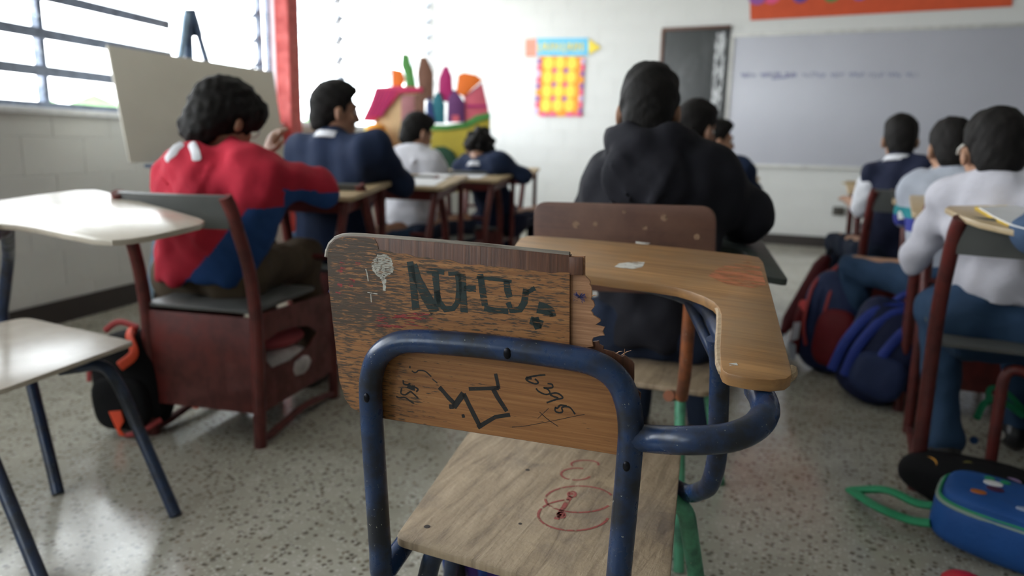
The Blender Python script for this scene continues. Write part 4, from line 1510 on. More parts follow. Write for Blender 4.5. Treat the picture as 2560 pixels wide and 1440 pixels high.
    for s in (-1, 1):
        e = part('eye', blob(hp(s * .031, .079, .002), HA, [.0125 * hs] * 3, 2, 12, 8), EYEW, root)
        part('iris', blob(hp(s * .031, .0865, .002), HA, [.0058 * hs] * 3, 2, 8, 6), EYEB, e)
        part('eyebrow', tube([hp(s * .014, .0885, .024), hp(s * .032, .088, .029), hp(s * .048, .076, .024)], .0035 * hs, 6), HAIR, root)
    part('mouth', blob(hp(0, .089, -.0665), HA, [x * hs for x in (.019, .005, .006)], 2, 12, 6), LIPS, root)
    # hair
    hh = Fld(.007)
    if hair == 'short':
        hh.ell(hp(0, -.014, .026), HA, [x * hs for x in (.081, .100, .097)], .01)
        hh.ell(hp(0, .02, .075), HA, [x * hs for x in (.070, .082, .055)], .03)
        hh.cut(hp(0, .050, .038), -hf * .85 + hu * .55, .012)
        hh.ell(hp(0, -.062, -.045), HA, [x * hs for x in (.062, .048, .062)], .03)
        hh.cut(hp(0, -.09, -.098), hu - hf * .1, .02)
        ds = folds(.003, seed + 90, 3.2)
    elif hair == 'mop':
        hh.ell(hp(0, -.016, .028), HA, [x * hs for x in (.094, .114, .112)], .01)
        hh.ell(hp(-.045, .03, .055), HA, [x * hs for x in (.062, .075, .068)], .03)
        hh.ell(hp(.045, .035, .05), HA, [x * hs for x in (.060, .072, .066)], .03)
        hh.ell(hp(0, -.085, -.05), HA, [x * hs for x in (.076, .050, .085)], .03)
        hh.cap(hp(.084, .018, .03), hp(.088, .022, -.022), .019 * hs, .010 * hs, .02)
        hh.cap(hp(-.084, .018, .03), hp(-.088, .022, -.022), .019 * hs, .010 * hs, .02)
        hh.ell(hp(0, .105, -.04), HA, [x * hs for x in (.085, .055, .062)], .02, 's')
        hh.ell(hp(.093, .0, -.035), HA, [x * hs for x in (.016, .028, .032)], .01, 's')
        hh.ell(hp(-.093, .0, -.035), HA, [x * hs for x in (.016, .028, .032)], .01, 's')
        hh.cut(hp(0, -.05, -.135), hu, .02)
        ds = folds(.006, seed + 90, 2.2)
    else:
        rr = np.random.RandomState(seed + 5)
        hh.ell(hp(0, -.02, .03), HA, [x * hs for x in (.092, .108, .104)], .01)
        for _ in range(70):
            q = unit(rr.normal(size=3))
            if q[1] > .55 and q[2] < .5 or q[2] < -.75:
                continue
            hh.ell(hp(q[0] * .092, -.02 + q[1] * .106, .026 + q[2] * .105), HA, [rr.uniform(.016, .026)] * 3, .008)
        hh.ell(hp(0, .11, -.045), HA, [x * hs for x in (.08, .06, .075)], .015, 's')
        hh.cut(hp(0, -.05, -.10), hu, .01)
        ds = folds(.003, seed + 90, 3)
    part('hair', hh.mesh(ds), HAIR, root)
    # clothes
    tm = top
    c = Fld(max(h, .0105))
    L_ = loose
    hem_dz = hem
    hem = pel + V3(0, 0, .01) - Fv * .01
    c.cap(hem, waist, .118 * bulk + L_, .108 * bulk + L_, .05, (Fv, 1.22))
    c.cap(waist, chest, .108 * bulk + L_, .125 * bulk + L_, .05, (Fv, 1.25))
    c.cap(Ls * .86 + mid * .14, Rs * .86 + mid * .14, .060 + L_, .060 + L_, .055)
    if loose >= .015:
        for sg, sh in ((-1, Ls), (1, Rs)):
            c.cap(sh * .80 + mid * .20 - V3(0, 0, .03), waist + R * sg * .07, .062 * bulk + L_ * .6, .070 * bulk + L_ * .6, .07)
    c.cap(chest, mid * .5 + neck * .5, .095 + L_ * .6, .066 + L_ * .4, .04)
    for sh in (Ls, Rs):
        c.cap(neck - V3(0, 0, .022), sh * .85 + neck * .15, .050 + L_ * .3, .050 + L_ * .6, .06)
    if vest is None:
        for (sh, el, wr) in ((Ls, Le, Lw), (Rs, Re, Rw)):
            c.cap(sh, el, .050 * bulk + L_, .041 + L_ * .8, .06)
            c.cap(el, el + (wr - el) * sleeve_end, .042 + L_ * .8, .030 + L_ * .4, .03)
    if hood is not None:
        cr_ = neck + V3(0, 0, hood_z) - Fv * .012
        for sh in (Ls, Rs):
            c.cap(neck - Fv * .045 - V3(0, 0, .015), sh * .72 + neck * .28 - Fv * .02, .070, .062, .05)
        q = [cr_ + (R * math.cos(t) * 1.05 + Fv * math.sin(t)) * hood * .86 + V3(0, 0, .03 - .035 * max(0, math.sin(t))) for t in np.linspace(math.radians(165), math.radians(375), 9)]
        for i in range(8):
            rr_ = .026 + .016 * math.sin(math.pi * (i + .5) / 8)
            c.cap(q[i], q[i + 1], rr_, rr_, .028)
        fb = neck - Fv * (hood + .012) - V3(0, 0, .06)
        c.ell(fb, (unit(R - V3(0, 0, .22)), Fv, unit(V3(0, 0, 1) + R * .22)), (hood * 1.2, .050, .105), .035)
        for (x0, z0, x1, z1) in ((-.095, .05, -.02, -.07), (-.06, .06, .045, -.035), (-.12, .0, -.06, -.075), (.09, .05, .03, -.06)):
            c.cap(fb + R * x0 - Fv * .030 + V3(0, 0, z0), fb + R * x1 - Fv * .042 + V3(0, 0, z1), .013, .017, .016)
        c.ell(neck - Fv * .02 + V3(0, 0, .06), (R, Fv, V3(0, 0, 1)), (.058, .058, .05), .02, 's')
    c.cut(pel + V3(0, 0, hem_dz), V3(0, 0, 1), .012)
    g = c.mesh(folds(.011, seed, .8))
    fm = None
    mats = tm
    if topmat_fn is not None:
        Va = np.array(g[0])
        cen = Va[np.array(g[1])].mean(1)
        fm = topmat_fn(cen)
    part('vest' if vest is not None else 'top', g, mats, root, fmat=fm)
    if vest is not None:
        for nm, (sh, el, wr) in (('sleeve', (Ls, Le, Lw)), ('sleeve', (Rs, Re, Rw))):
            sl = Fld(.011)
            sl.cap(sh, el, .052 * bulk + L_, .043 + L_ * .8, .03)
            if sleeve_end > .05:
                sl.cap(el, el + (wr - el) * sleeve_end, .043 + L_ * .8, .032 + L_ * .4, .03)
            part(nm, sl.mesh(folds(.009, seed + 3)), vest, root)
    bulk = min(bulk, 1.06)
    p = Fld(.011)
    p.cap(hips[0], hips[1], .105 * bulk, .105 * bulk, .05, (Fv, 1.1))
    for s in (0, 1):
        p.cap(hips[s], knees[s], .095 * bulk, .070, .05)
        p.cap(knees[s], ankles[s] + (knees[s] - ankles[s]) * .05, .070, .050, .03)
    p.cut(pel + V3(0, 0, hem_dz + .10), V3(0, 0, -1), .01)
    part('trousers', p.mesh(folds(.009, seed + 7)), pants, root)
    for s in (0, 1):
        ft = unit((knees[s] - hips[s]) * V3(1, 1, 0))
        an = ankles[s]
        q = Fld(.009)
        q.cap(an - V3(0, 0, .035) - ft * .02, an - V3(0, 0, .045) + ft * .14, .043, .037, .02)
        q.cap(an - V3(0, 0, .04), an + V3(0, 0, .0), .043, .044, .02)
        q.cut(an * V3(1, 1, 0) + V3(0, 0, max(0, an[2] - .085)), V3(0, 0, 1), .006)
        part('shoe', q.mesh(), SHOE, root)
    if collar is not None:
        ring = []
        for i in range(17):
            a = math.pi * 2 * i / 16
            ring.append(neck + R * .064 * math.cos(a) + Fv * (.062 * math.sin(a) - .006) + V3(0, 0, .014 + .012 * -math.sin(a)))
        V, Fc = [], []
        for q in ring:
            o = unit((q - neck) * V3(1, 1, 0))
            V += [tuple(q + V3(0, 0, .008)), tuple(q + o * .018 - V3(0, 0, .018)), tuple(q + o * .012 - V3(0, 0, .022)), tuple(q - o * .006 + V3(0, 0, .004))]
        for i in range(16):
            for j in range(4):
                a_, b_ = i * 4 + j, i * 4 + (j + 1) % 4
                Fc.append((a_, a_ + 4, b_ + 4, b_))
        part('collar', (V, Fc), collar, root, label='white shirt collar')
    if cuffs is not None:
        for (el, wr) in ((Le, Lw), (Re, Rw)):
            d = unit(wr - el)
            part('cuff', tube([wr - d * .03, wr - d * .005], [.037, .036], 14), cuffs, root)
    root['_f'] = 0
    del root['_f']
    return root, hp, (R, Fv)


RED = cloth('red_sweater_cloth', (.46, .022, .045))
BLUEC = cloth('blue_panel_cloth', (.022, .070, .235))
NAVY = cloth('navy_knit', (.012, .022, .055))
NAVY2 = cloth('dark_navy_knit', (.012, .016, .040))
BLACKC = cloth('black_hoodie_cloth', (.011, .011, .016))
WHITEC = cloth('white_hoodie_cloth', (.66, .66, .72))
PALEG = cloth('pale_grey_jacket_cloth', (.56, .55, .61))
GREYC = cloth('light_grey_sweater_cloth', (.42, .45, .52))
WSHIRT = cloth('white_shirt_cloth', (.72, .73, .78))
JEANS = cloth('blue_denim', (.030, .065, .13))
JEANSD = cloth('dark_denim', (.014, .022, .045))
KHAKI = cloth('dark_khaki_cloth', (.10, .075, .05))
TEALC = cloth('teal_stripe_cloth', (.03, .25, .28))
INDIGO = cloth('indigo_stripe_cloth', (.05, .06, .30))
BLUESL = cloth('slate_blue_cloth', (.06, .10, .18))

D = math.radians


def red_map(cen):
    """blue panels: lower right side of the body and the underside of the right arm"""
    x, y, z = cen[:, 0], cen[:, 1], cen[:, 2]
    t = (x + 2.04) * .72 + (y - 1.97) * .69
    low = (t > -.03 + (z - .59) * .80) & (z < .79)
    arm = (t > .24) & (z < .850 - (t - .24) * .10) & (z > .60)
    f = np.zeros(len(x), np.int32)
    f[low | arm] = 1
    return f


# child in red
p1, hp1, (r1, f1_) = person('child in red sweater with blue side panels and glasses bending over a desk', V3(-2.05, 1.97, .52), atd(545, 398, 2.47), atd(563, 298, 2.50),
    atd(455, 452, 2.58), atd(650, 448, 2.40), atd(600, 460, 2.92), atd(800, 474, 2.60), atd(662, 396, 2.66), atd(720, 470, 2.92),
    yaw=D(2), hyaw=D(-4), hpitch=D(24), hroll=D(0), hs=1.03, top=[RED, BLUEC], hem=-.005, pants=KHAKI, skin=SKIN2, hair='mop', hood=.085, hood_z=-.03, h=.0085, loose=.020, bulk=1.38, topmat_fn=red_map, seed=11,
    hands=[(atd(684, 342, 2.66) - atd(662, 396, 2.66), V3(-.3, -.6, 0), -.55), None])
STRW = cloth('white_trim_cloth', (.70, .70, .74))
from mathutils.bvhtree import BVHTree
tp1 = [c for c in p1.children if c.name.startswith('top')][0]
bv1 = BVHTree.FromPolygons([Vector(np.array(v.co) + ORG[p1.name]) for v in tp1.data.vertices], [tuple(p.vertices) for p in tp1.data.polygons])


def on_top(x, y, lift=.001):
    d = ray(x, y)
    loc, nrm, _, _ = bv1.ray_cast(Vector(CAM), Vector(d))
    return None if loc is None else np.array(loc) - unit(d) * lift


for pts, w_ in (([(480, 362), (486, 374), (490, 388), (492, 402)], .030), ([(455, 362), (440, 372), (428, 386), (418, 400)], .028)):
    P_ = [q for q in (on_top(*p) for p in pts) if q is not None]
    if len(P_) > 2:
        part('hood_trim', tube(spline(P_, 4), [w_ * .5] * (4 * (len(P_) - 1)) + [w_ * .25], 8, (unit(-fw), .18)), STRW, p1, label='white trim on hood')
GLM = plain('glasses_metal', (.5, .5, .52), .2, .05, 10, 0, 1)
gl = part('glasses', join(*[tube([hp1(s * .033 + .024 * math.cos(a), .098, .0 + .020 * math.sin(a)) for a in np.linspace(0, 2 * math.pi, 15)], .0022, 6) for s in (-1, 1)],
                          *[tube([hp1(s * .058, .096, .004), hp1(s * .082, .05, .006), hp1(s * .084, -.01, .0)], .002, 6) for s in (-1, 1)],
                          tube([hp1(-.01, .1, .004), hp1(.01, .1, .004)], .002, 6)), GLM, p1)
# navy, stout
person('stout child in navy sweater and white collar by the red pillar, head turned right', V3(-2.12, 2.78, .53), atd(832, 345, 3.28), atd(838, 276, 3.32), atd(757, 388, 3.42), atd(935, 385, 3.18),
    atd(735, 470, 3.75), atd(1000, 455, 3.35), atd(870, 440, 3.75), atd(960, 440, 3.65), yaw=D(2), hyaw=D(-34), hpitch=D(4), hs=1.04, top=NAVY, pants=JEANS, hair='short', collar=WSHIRT, bulk=1.18, loose=.018, seed=21)
# white hood
person('child in white hooded top with short dark hair writing in the left row', V3(-2.28, 3.72, .50), atd(1035, 398, 4.36), atd(1043, 332, 4.42), atd(985, 412, 4.5), atd(1078, 418, 4.3),
    atd(962, 455, 4.75), atd(1092, 462, 4.5), atd(1020, 462, 4.85), atd(1075, 462, 4.8), yaw=D(-6), hyaw=D(-22), hpitch=D(18), hs=.97, top=WHITEC, pants=JEANSD, hair='short', hood=.085, loose=.02, seed=31)
# curly
person('curly haired child in navy sweater with head bowed, foremost of the left row', V3(-2.12, 4.62, .50), atd(1198, 415, 4.9), atd(1200, 374, 4.98), atd(1160, 418, 5.05), atd(1252, 414, 4.82),
    atd(1140, 455, 5.3), atd(1306, 440, 4.85), atd(1195, 450, 5.4), atd(1322, 437, 5.1), yaw=D(0), hyaw=D(6), hpitch=D(42), hs=.98, top=NAVY, pants=NAVY2, hair='curly', collar=WSHIRT, loose=.014, seed=41)
# black hood, middle
person('child in black hooded sweatshirt with cropped hair, sitting at the brown backed chair', V3(-.44, 2.02, .52), atd(1630, 385, 2.02), atd(1622, 275, 2.02), atd(1528, 462, 2.14), atd(1758, 440, 1.98),
    atd(1462, 560, 2.35), atd(1870, 545, 2.08), atd(1560, 560, 2.55), atd(1790, 560, 2.40), yaw=D(4), hyaw=D(10), hpitch=D(6), hs=.98, top=BLACKC, pants=JEANSD, hair='short', hood=.105, h=.009, loose=.026, bulk=1.08, seed=51)
person('child in dark sweater half hidden behind the child in black hood', V3(-.68, 3.22, .50), atd(1738, 398, 3.2), atd(1738, 322, 3.24), atd(1680, 430, 3.3), atd(1800, 420, 3.12),
    atd(1660, 520, 3.5), atd(1845, 500, 3.2), atd(1700, 510, 3.7), atd(1790, 505, 3.6), yaw=D(2), hyaw=D(-26), hpitch=D(10), hs=1.0, top=NAVY2, pants=JEANSD, hair='short', loose=.016, seed=61)
person('foremost child of the middle row in navy, face in profile against the whiteboard', V3(-.72, 4.36, .50), atd(1792, 402, 4.3), atd(1791, 352, 4.36), atd(1745, 430, 4.45), atd(1848, 428, 4.22),
    atd(1730, 490, 4.6), atd(1880, 480, 4.3), atd(1780, 480, 4.8), atd(1850, 480, 4.7), yaw=D(-12), hyaw=D(-62), hpitch=D(4), hs=.98, top=NAVY, pants=JEANSD, skin=SKIN2, hair='short', collar=WSHIRT, loose=.016, seed=71)
# right rows
person('child in dark vest and white shirt seated near the whiteboard, seen from behind', V3(.26, 4.20, .50), atd(2248, 402, 3.72), atd(2250, 348, 3.76), atd(2188, 445, 3.82), atd(2318, 435, 3.62),
    atd(2150, 520, 3.85), atd(2350, 520, 3.70), atd(2120, 500, 4.15), atd(2300, 500, 4.1), yaw=D(0), hyaw=D(4), hpitch=D(2), hs=.98, top=NAVY2, pants=JEANSD, skin=SKIN2, hair='short', collar=WSHIRT, vest=WSHIRT, sleeve_end=.0, loose=.014, seed=81,
    knees=[V3(.02, 4.62, .50), V3(.42, 4.62, .52)])


def stripe_map(cen):
    f = np.zeros(len(cen), np.int32)
    z, x = cen[:, 2], cen[:, 0]
    left = x < .33
    f[left & (z > .745) & (z < .785)] = 1
    f[left & (z > .695) & (z < .745)] = 2
    return f


person('child in light grey sweater with teal stripe, between the vest and the pale jacket', V3(.47, 3.42, .50), atd(2385, 440, 3.0), atd(2378, 372, 3.04), atd(2305, 478, 3.1), atd(2450, 470, 2.95),
    atd(2270, 535, 3.25), atd(2480, 560, 3.0), atd(2330, 500, 3.45), atd(2430, 500, 3.4), yaw=D(0), hyaw=D(8), hpitch=D(12), hs=1.0, top=[GREYC, TEALC, INDIGO], pants=JEANS, skin=SKIN2, hair='short', loose=.018, seed=91, topmat_fn=stripe_map,
    knees=[V3(.10, 3.62, .50), V3(.52, 3.85, .52)])
p10, hp10, _ = person('child in pale grey jacket with white glasses arm at the right edge', V3(.50, 2.62, .50), atd(2492, 465, 2.24), atd(2486, 378, 2.30), atd(2385, 500, 2.40), atd(2610, 492, 2.18),
    atd(2285, 640, 2.55), atd(2650, 640, 2.2), atd(2330, 560, 2.85), atd(2560, 590, 2.7), yaw=D(-2), hyaw=D(4), hpitch=D(16), hs=1.06, top=PALEG, hem=.075, pants=JEANS, skin=SKIN2, hair='short', loose=.010, bulk=1.10, seed=101,
    knees=[V3(.35, 2.88, .48), V3(.62, 2.98, .50)], ankles=[V3(.385, 2.60, .085), V3(.64, 2.95, .085)])
part('glasses', tube([hp10(-.082, .06, .008), hp10(-.088, .02, .010), hp10(-.089, -.035, .006)], .0042, 8), plain('white_glasses_plastic', (.7, .68, .62), .4), p10, label='white glasses arm')
person('child in slate blue sleeve at the right edge, only the forearm in view', V3(1.02, 2.02, .52), V3(.98, 2.14, .97), V3(.96, 2.18, 1.09), V3(.90, 2.00, .90), V3(1.06, 2.28, .90),
    atd(2605, 585, 1.86), V3(.96, 2.62, .86), atd(2590, 555, 2.05), V3(.86, 2.72, .88), yaw=D(50), hyaw=D(45), hpitch=D(15), hs=.97, top=BLUESL, pants=JEANSD, hair='short', loose=.016, seed=111,
    knees=[V3(.74, 2.16, .50), V3(.84, 2.42, .50)], ankles=[V3(.74, 2.18, .085), V3(.84, 2.44, .085)])

# ------------------------------------------------------------------ the half-seen desk at the right edge
D1, D2, D3 = atd(2368, 517, 2.12), atd(2566, 511, 2.26), atd(2566, 583, 1.84)
nD = unit(np.cross(D2 - D1, D3 - D1))
nD = nD if nD[2] > 0 else -nD
pD = lambda x, y, off=0.0: atp(x, y, D1 + nD * off, nD)
chairD = thing('tablet_chair', 'maroon tablet chair with tan writing arm and open yellow edged notebook at the right edge', 'chair', (.95, 1.98, 0))
part('writing_arm', slab([pD(*q) for q in ((2364, 519), (2372, 514), (2480, 512), (2600, 510), (2640, 545), (2600, 590), (2530, 574), (2450, 556), (2400, 538))], -nD, .016, .003), TANTOP, chairD)
part('arm_support', tube(fillet([pD(2600, 560, -.02), V3(.80, 2.30, .80), V3(.82, 2.30, .44), V3(.98, 2.15, .42)], .05), .015, 10), MAROON, chairD)
part('seat', box((.80, 1.78, .425), (1.22, 2.2, .44), .006), GREYS, chairD)
for sx in (.83, 1.19):
    for sy in (1.81, 2.17):
        part('leg', tube([V3(sx, sy, .43), V3(sx + (sx - 1.01) * .15, sy, 0)], .014, 10), MAROON, chairD)
part('back_frame', tube(fillet([V3(1.19, 1.80, .42), V3(1.24, 1.77, .80), V3(1.24, 2.19, .80), V3(1.19, 2.17, .42)], .06), .014, 10), MAROON, chairD)
part('backrest', box((1.225, 1.79, .66), (1.24, 2.17, .84), .006), GREYS, chairD)

# ------------------------------------------------------------------ papers and notebooks on the desks
PAPER = plain('white_paper', (.78, .78, .80), .7, .03)
YELC = plain('yellow_notebook_cover', (.62, .42, .04), .5)


def local_desk(loc, yaw, x, y, lift=.0012):
    z = .795 + (y - .60) / .40 * .047 + lift + .0005
    c, s = math.cos(yaw), math.sin(yaw)
    return V3(loc[0] + x * c - y * s, loc[1] + x * s + y * c, z)


def sheet(name, k, x0, x1, y0, y1, mat, label, cat, rot=0., t=.0015, lift=.001, group=None):
    loc, yw = DU[k][1], math.radians(DU[k][2])
    cx, cy_ = (x0 + x1) / 2, (y0 + y1) / 2
    P = []
    for (x, y) in ((x0, y0), (x1, y0), (x1, y1), (x0, y1)):
        dx, dy = x - cx, y - cy_
        P.append(local_desk(loc, yw, cx + dx * math.cos(rot) - dy * math.sin(rot), cy_ + dx * math.sin(rot) + dy * math.cos(rot), lift))
    return solo(name, slab(P, (0, 0, 1), t, 0), mat, label, cat, group, False)


sheet('paper_sheet', 1, -.02, .20, .62, .86, PAPER, 'white paper sheet on the tan desk of the stout child in navy', 'paper', .1)
sheet('exercise_book', 1, .0, .18, .90, .985, PAPER, 'small open white exercise book at far edge of the same desk as the paper sheet', 'book', -.1, .006)
sheet('paper_sheet', 2, -.12, .12, .63, .93, PAPER, 'white paper sheet on the tan desk ahead of the child in white hood', 'paper', .08)
sheet('notebook', 7, -.20, .02, .63, .92, YELC, 'white notebook with yellow edge on desk behind the child in dark vest', 'book', .15, .008)
nb2 = sheet('paper_sheet', 7, -.19, .00, .64, .91, PAPER, 'white page lying on the yellow edged notebook behind the dark vest', 'paper', .15, .0015, .010)
sheet('exercise_book', 8, -.25, -.05, .66, .93, plain('tan_book_cover', (.40, .30, .16), .6), 'tan exercise book on desk in front of the child in dark vest', 'book', .5, .006)
solo('notebook', slab([pD(*q, .0005) for q in ((2436, 523), (2580, 517), (2580, 585), (2530, 571), (2478, 548))], nD, .008, .001), YELC, 'yellow covered notebook on the tan writing arm at the right edge', 'book')
solo('paper_sheet', slab([pD(*q, .009) for q in ((2446, 520), (2580, 514), (2580, 578), (2530, 565), (2484, 543))], nD, .003, 0), PAPER, 'white open pages on the yellow notebook at the right edge', 'paper', None, False)
solo('water_bottle', join(tube([atd(2262, 548, 3.2), atd(2262, 532, 3.2), atd(2262, 522, 3.2)], [.026, .028, .014], 12)), plain('clear_bottle_cap', (.8, .82, .82), .15), 'small pale shiny bottle lying at the grey sleeve by the vest', 'bottle')
# rag and shoe box stuff in the first book box
solo('plastic_bag', blob(V3(-1.80, 2.02, .205), np.eye(3), (.085, .15, .072), 2.2, 16, 10), plain('white_plastic_film', (.55, .50, .50), .25, .3, 14, .5), 'crumpled pale plastic bag stuffed in the maroon book box under the child in red', 'bag')
pk = solo('pink_cloth', blob(V3(-1.82, 2.05, .30), np.eye(3), (.07, .12, .035), 2, 14, 8), plain('pink_cloth_weave', (.40, .07, .08), .8), 'folded red cloth on top of the plastic bag in the maroon book box', 'cloth')


# ------------------------------------------------------------------ school bags
def bagbody(c, A, half, p=4.0, seed=1, amp=.006):
    V, Fc = blob(c, A, half, p, 36, 22)
    r = np.random.RandomState(seed)
    Va = np.array(V)
    w = [(r.uniform(-1, 1, 3) * 26, r.uniform(0, 6.28)) for _ in range(5)]
    d = sum(np.sin(Va @ q + ph) for q, ph in w)
    o = Va - np.asarray(c)
    o /= np.linalg.norm(o, axis=1)[:, None] + 1e-9
    Va = Va + o * (d * amp * .5)[:, None]
    Va[:, 2] = np.maximum(Va[:, 2], .002)
    return Va.tolist(), Fc


def strap(pts, w, t, mat, parent, name='strap', ax=None):
    return part(name, tube(spline(pts, 6), w / 2, 10, (ax, t / w) if ax is not None else None), mat, parent)


BLK = cloth('black_bag_cloth', (.005, .005, .006), .85)
ORB = plain('orange_red_webbing', (.75, .07, .02), .6)
REDZ = plain('dull_red_webbing', (.36, .04, .04), .6)
GRNW = plain('green_webbing', (.02, .30, .13), .6)
# black backpack with orange trim, left
cb_ = V3(-2.19, 1.74, .175)
RA, FA, UA = frame(D(14), D(0), D(-6))
bk = thing('backpack', 'black backpack with orange red straps and patches on the floor beside the maroon chair desk', 'backpack', (-2.19, 1.70, 0))
part('body', bagbody(cb_, (RA, FA, UA), (.125, .085, .178), 3.2, 4), BLK, bk)
part('front_pocket', bagbody(cb_ - FA * .075 - UA * .055, (RA, FA, UA), (.10, .035, .095), 3.2, 9, .004), BLK, bk)
strap([cb_ + RA * .01 + UA * .175 + FA * .03, cb_ + RA * .06 + UA * .168 - FA * .062, cb_ + RA * .085 + UA * .115 - FA * .088, cb_ + RA * .03 + UA * .075 - FA * .095], .034, .012, ORB, bk, 'top_strap', FA)
strap([cb_ - RA * .08 + UA * .18, cb_ - RA * .02 + UA * .208, cb_ + RA * .05 + UA * .185], .022, .012, REDZ, bk, 'handle', FA)
strap([cb_ - RA * .112 + UA * .09 - FA * .06, cb_ - RA * .114 + UA * .02 - FA * .075], .018, .01, REDZ, bk, 'zip_pull', FA)
part('zip_tab', blob(cb_ - RA * .112 + UA * .098 - FA * .062, (RA, FA, UA), (.011, .008, .011), 2, 10, 8), plain('nickel', (.5, .5, .5), .25, .05, 10, 0, 1), bk)
pq = lambda a, b_, o=-.112: cb_ + RA * a + UA * b_ + FA * o
part('trim_patch', slab([pq(-.025, -.075), pq(.022, -.072), pq(.026, -.11), pq(.006, -.135), pq(.012, -.168, -.10), pq(-.012, -.165, -.10)], -FA, .006, .002), ORB, bk)
strap([pq(.01, -.165, -.10), pq(.06, -.158, -.09), pq(.115, -.13, -.05)], .018, .01, REDZ, bk, 'piping', FA)
strap([cb_ + RA * .115 - UA * .03 + FA * .05, cb_ + RA * .165 - UA * .045 + FA * .05, cb_ + RA * .19 - UA * .085 + FA * .05, cb_ + RA * .18 - UA * .125 + FA * .05], .026, .01, ORB, bk, 'shoulder_strap', FA)

# blue backpack under the broken chair
BLU1 = cloth('royal_blue_bag_cloth', (.02, .06, .27), .6)
PUR1 = cloth('deep_violet_bag_cloth', (.035, .015, .13), .6)
cu = V3(-.60, 1.42, .18)
RU, FU, UU = frame(D(8), D(-14), D(3))
bu = thing('backpack', 'blue and violet backpack on the floor under the broken plywood chair', 'backpack', (-.60, 1.42, 0))
part('body', bagbody(cu, (RU, FU, UU), (.125, .10, .19), 3.4, 14), PUR1, bu)
for k, xo in enumerate((-.128, -.10, -.045)):
    strap([cu + RU * xo * .6 + UU * .18 - FU * .06, cu + RU * xo + UU * .12 - FU * .09, cu + RU * xo - UU * .02 - FU * .105, cu + RU * xo - UU * .15 - FU * .09], .026, .012, BLU1 if k != 1 else BLK, bu, 'side_strap', FU)
for a, b_ in ((-.05, -.12), (.03, -.10)):
    part('red_badge', disc(cu + RU * a + UU * b_ - FU * .103, -FU, .016, .004, 12), ORB, bu)

# red and blue backpack, right aisle
REDB2 = cloth('red_bag_cloth', (.15, .012, .016), .6)
NVB = cloth('navy_bag_cloth', (.018, .03, .09), .6)
cr = V3(.02, 3.66, .235)
RR, FR, UR = frame(D(-14), D(6), D(5))
br = thing('backpack', 'red and navy striped backpack standing in the right aisle beside the blue backpack', 'backpack', (.02, 3.66, 0))
part('body', bagbody(cr, (RR, FR, UR), (.13, .10, .235), 3.0, 24), NVB, br)
part('front_pocket', bagbody(cr - FR * .09 - UR * .06 + RR * .045, (RR, FR, UR), (.085, .04, .13), 3.0, 25, .004), REDB2, br)
for xo, mt in ((-.062, REDZ), (-.02, NVB), (.02, REDZ)):
    strap([cr + RR * xo + UR * .225, cr + RR * (xo - .03) + UR * .15 - FR * .085, cr + RR * (xo - .03) - UR * .02 - FR * .104, cr + RR * xo - UR * .12 - FR * .104], .016, .012, mt, br, 'stripe_band', FR)
part('side_pocket', bagbody(cr - RR * .118 - UR * .06 - FR * .03, (RR, FR, UR), (.03, .07, .13), 3, 26, .003), REDB2, br)
part('badge', disc(cr - RR * .115 + UR * .055 - FR * .085, -FR - RR * .6, .026, .006, 14), plain('coral_red_print', (.62, .06, .06), .5), br)
part('badge', slab([cr - RR * q[0] + UR * q[1] - FR * .106 for q in ((.135, -.03), (.105, -.02), (.10, -.10), (.13, -.12))], -FR, .004, 0), plain('pale_print', (.55, .54, .62), .5), br)
part('badge', slab([cr - RR * q[0] + UR * q[1] - FR * .107 for q in ((.145, -.12), (.105, -.13), (.09, -.20), (.115, -.205))], -FR, .004, 0), plain('pale_blue_print', (.42, .45, .55), .5), br)
strap([cr - RR * .05 + UR * .225, cr + UR * .275, cr + RR * .05 + UR * .225], .02, .012, REDZ, br, 'handle', FR)

# blue backpack, right aisle
BLU2 = cloth('bright_blue_bag_cloth', (.02, .04, .24), .55)
c2 = V3(.22, 3.30, .205)
R2, F2, U2 = frame(D(-10), D(14), D(14))
b2 = thing('backpack', 'large blue backpack leaning between the red backpack and the desks in the right aisle', 'backpack', (.22, 3.32, 0))
part('body', bagbody(c2, (R2, F2, U2), (.155, .11, .215), 3.0, 34), cloth('dark_blue_bag_cloth', (.010, .016, .055), .6), b2)
for xo in (-.125, -.075, .02):
    strap([c2 + R2 * (xo + .14) + U2 * .205 - F2 * .04, c2 + R2 * (xo + .05) + U2 * .14 - F2 * .095, c2 + R2 * xo + U2 * .0 - F2 * .116, c2 + R2 * (xo - .01) - U2 * .14 - F2 * .10], .040, .016, BLU2, b2, 'front_band', F2)
part('front_pocket', bagbody(c2 - F2 * .10 - U2 * .09 + R2 * .03, (R2, F2, U2), (.10, .035, .09), 3, 35, .004), NVB, b2)
strap([c2 + U2 * .20 - R2 * .04, c2 + U2 * .255, c2 + U2 * .205 + R2 * .06], .03, .016, BLU2, b2, 'handle', F2)

# long dark red bag leaning on the desk leg
lr = thing('umbrella', 'dark red folded umbrella leaning beyond the red and navy backpack', 'umbrella', (-.05, 4.15, 0))
ua, ub = atd(1990, 775, 4.05), atd(2066, 645, 4.15)
du_ = unit(ub - ua)
ua = ua - du_ * (ua[2] - .02) / max(du_[2], .2)
part('canopy', tube([ua + du_ * .03, ua + du_ * .12, ub - du_ * .06, ub], [.018, .042, .046, .03], 12), cloth('dark_red_umbrella_cloth', (.09, .010, .014), .6), lr)
part('shaft', tube([ua, ub + du_ * .05], .007, 8), BLK, lr)
part('handle', tube(fillet([ub + du_ * .04, ub + du_ * .12, ub + du_ * .12 + V3(.05, 0, 0), ub + du_ * .07 + V3(.06, 0, 0)], .03), .011, 8), BLK, lr)

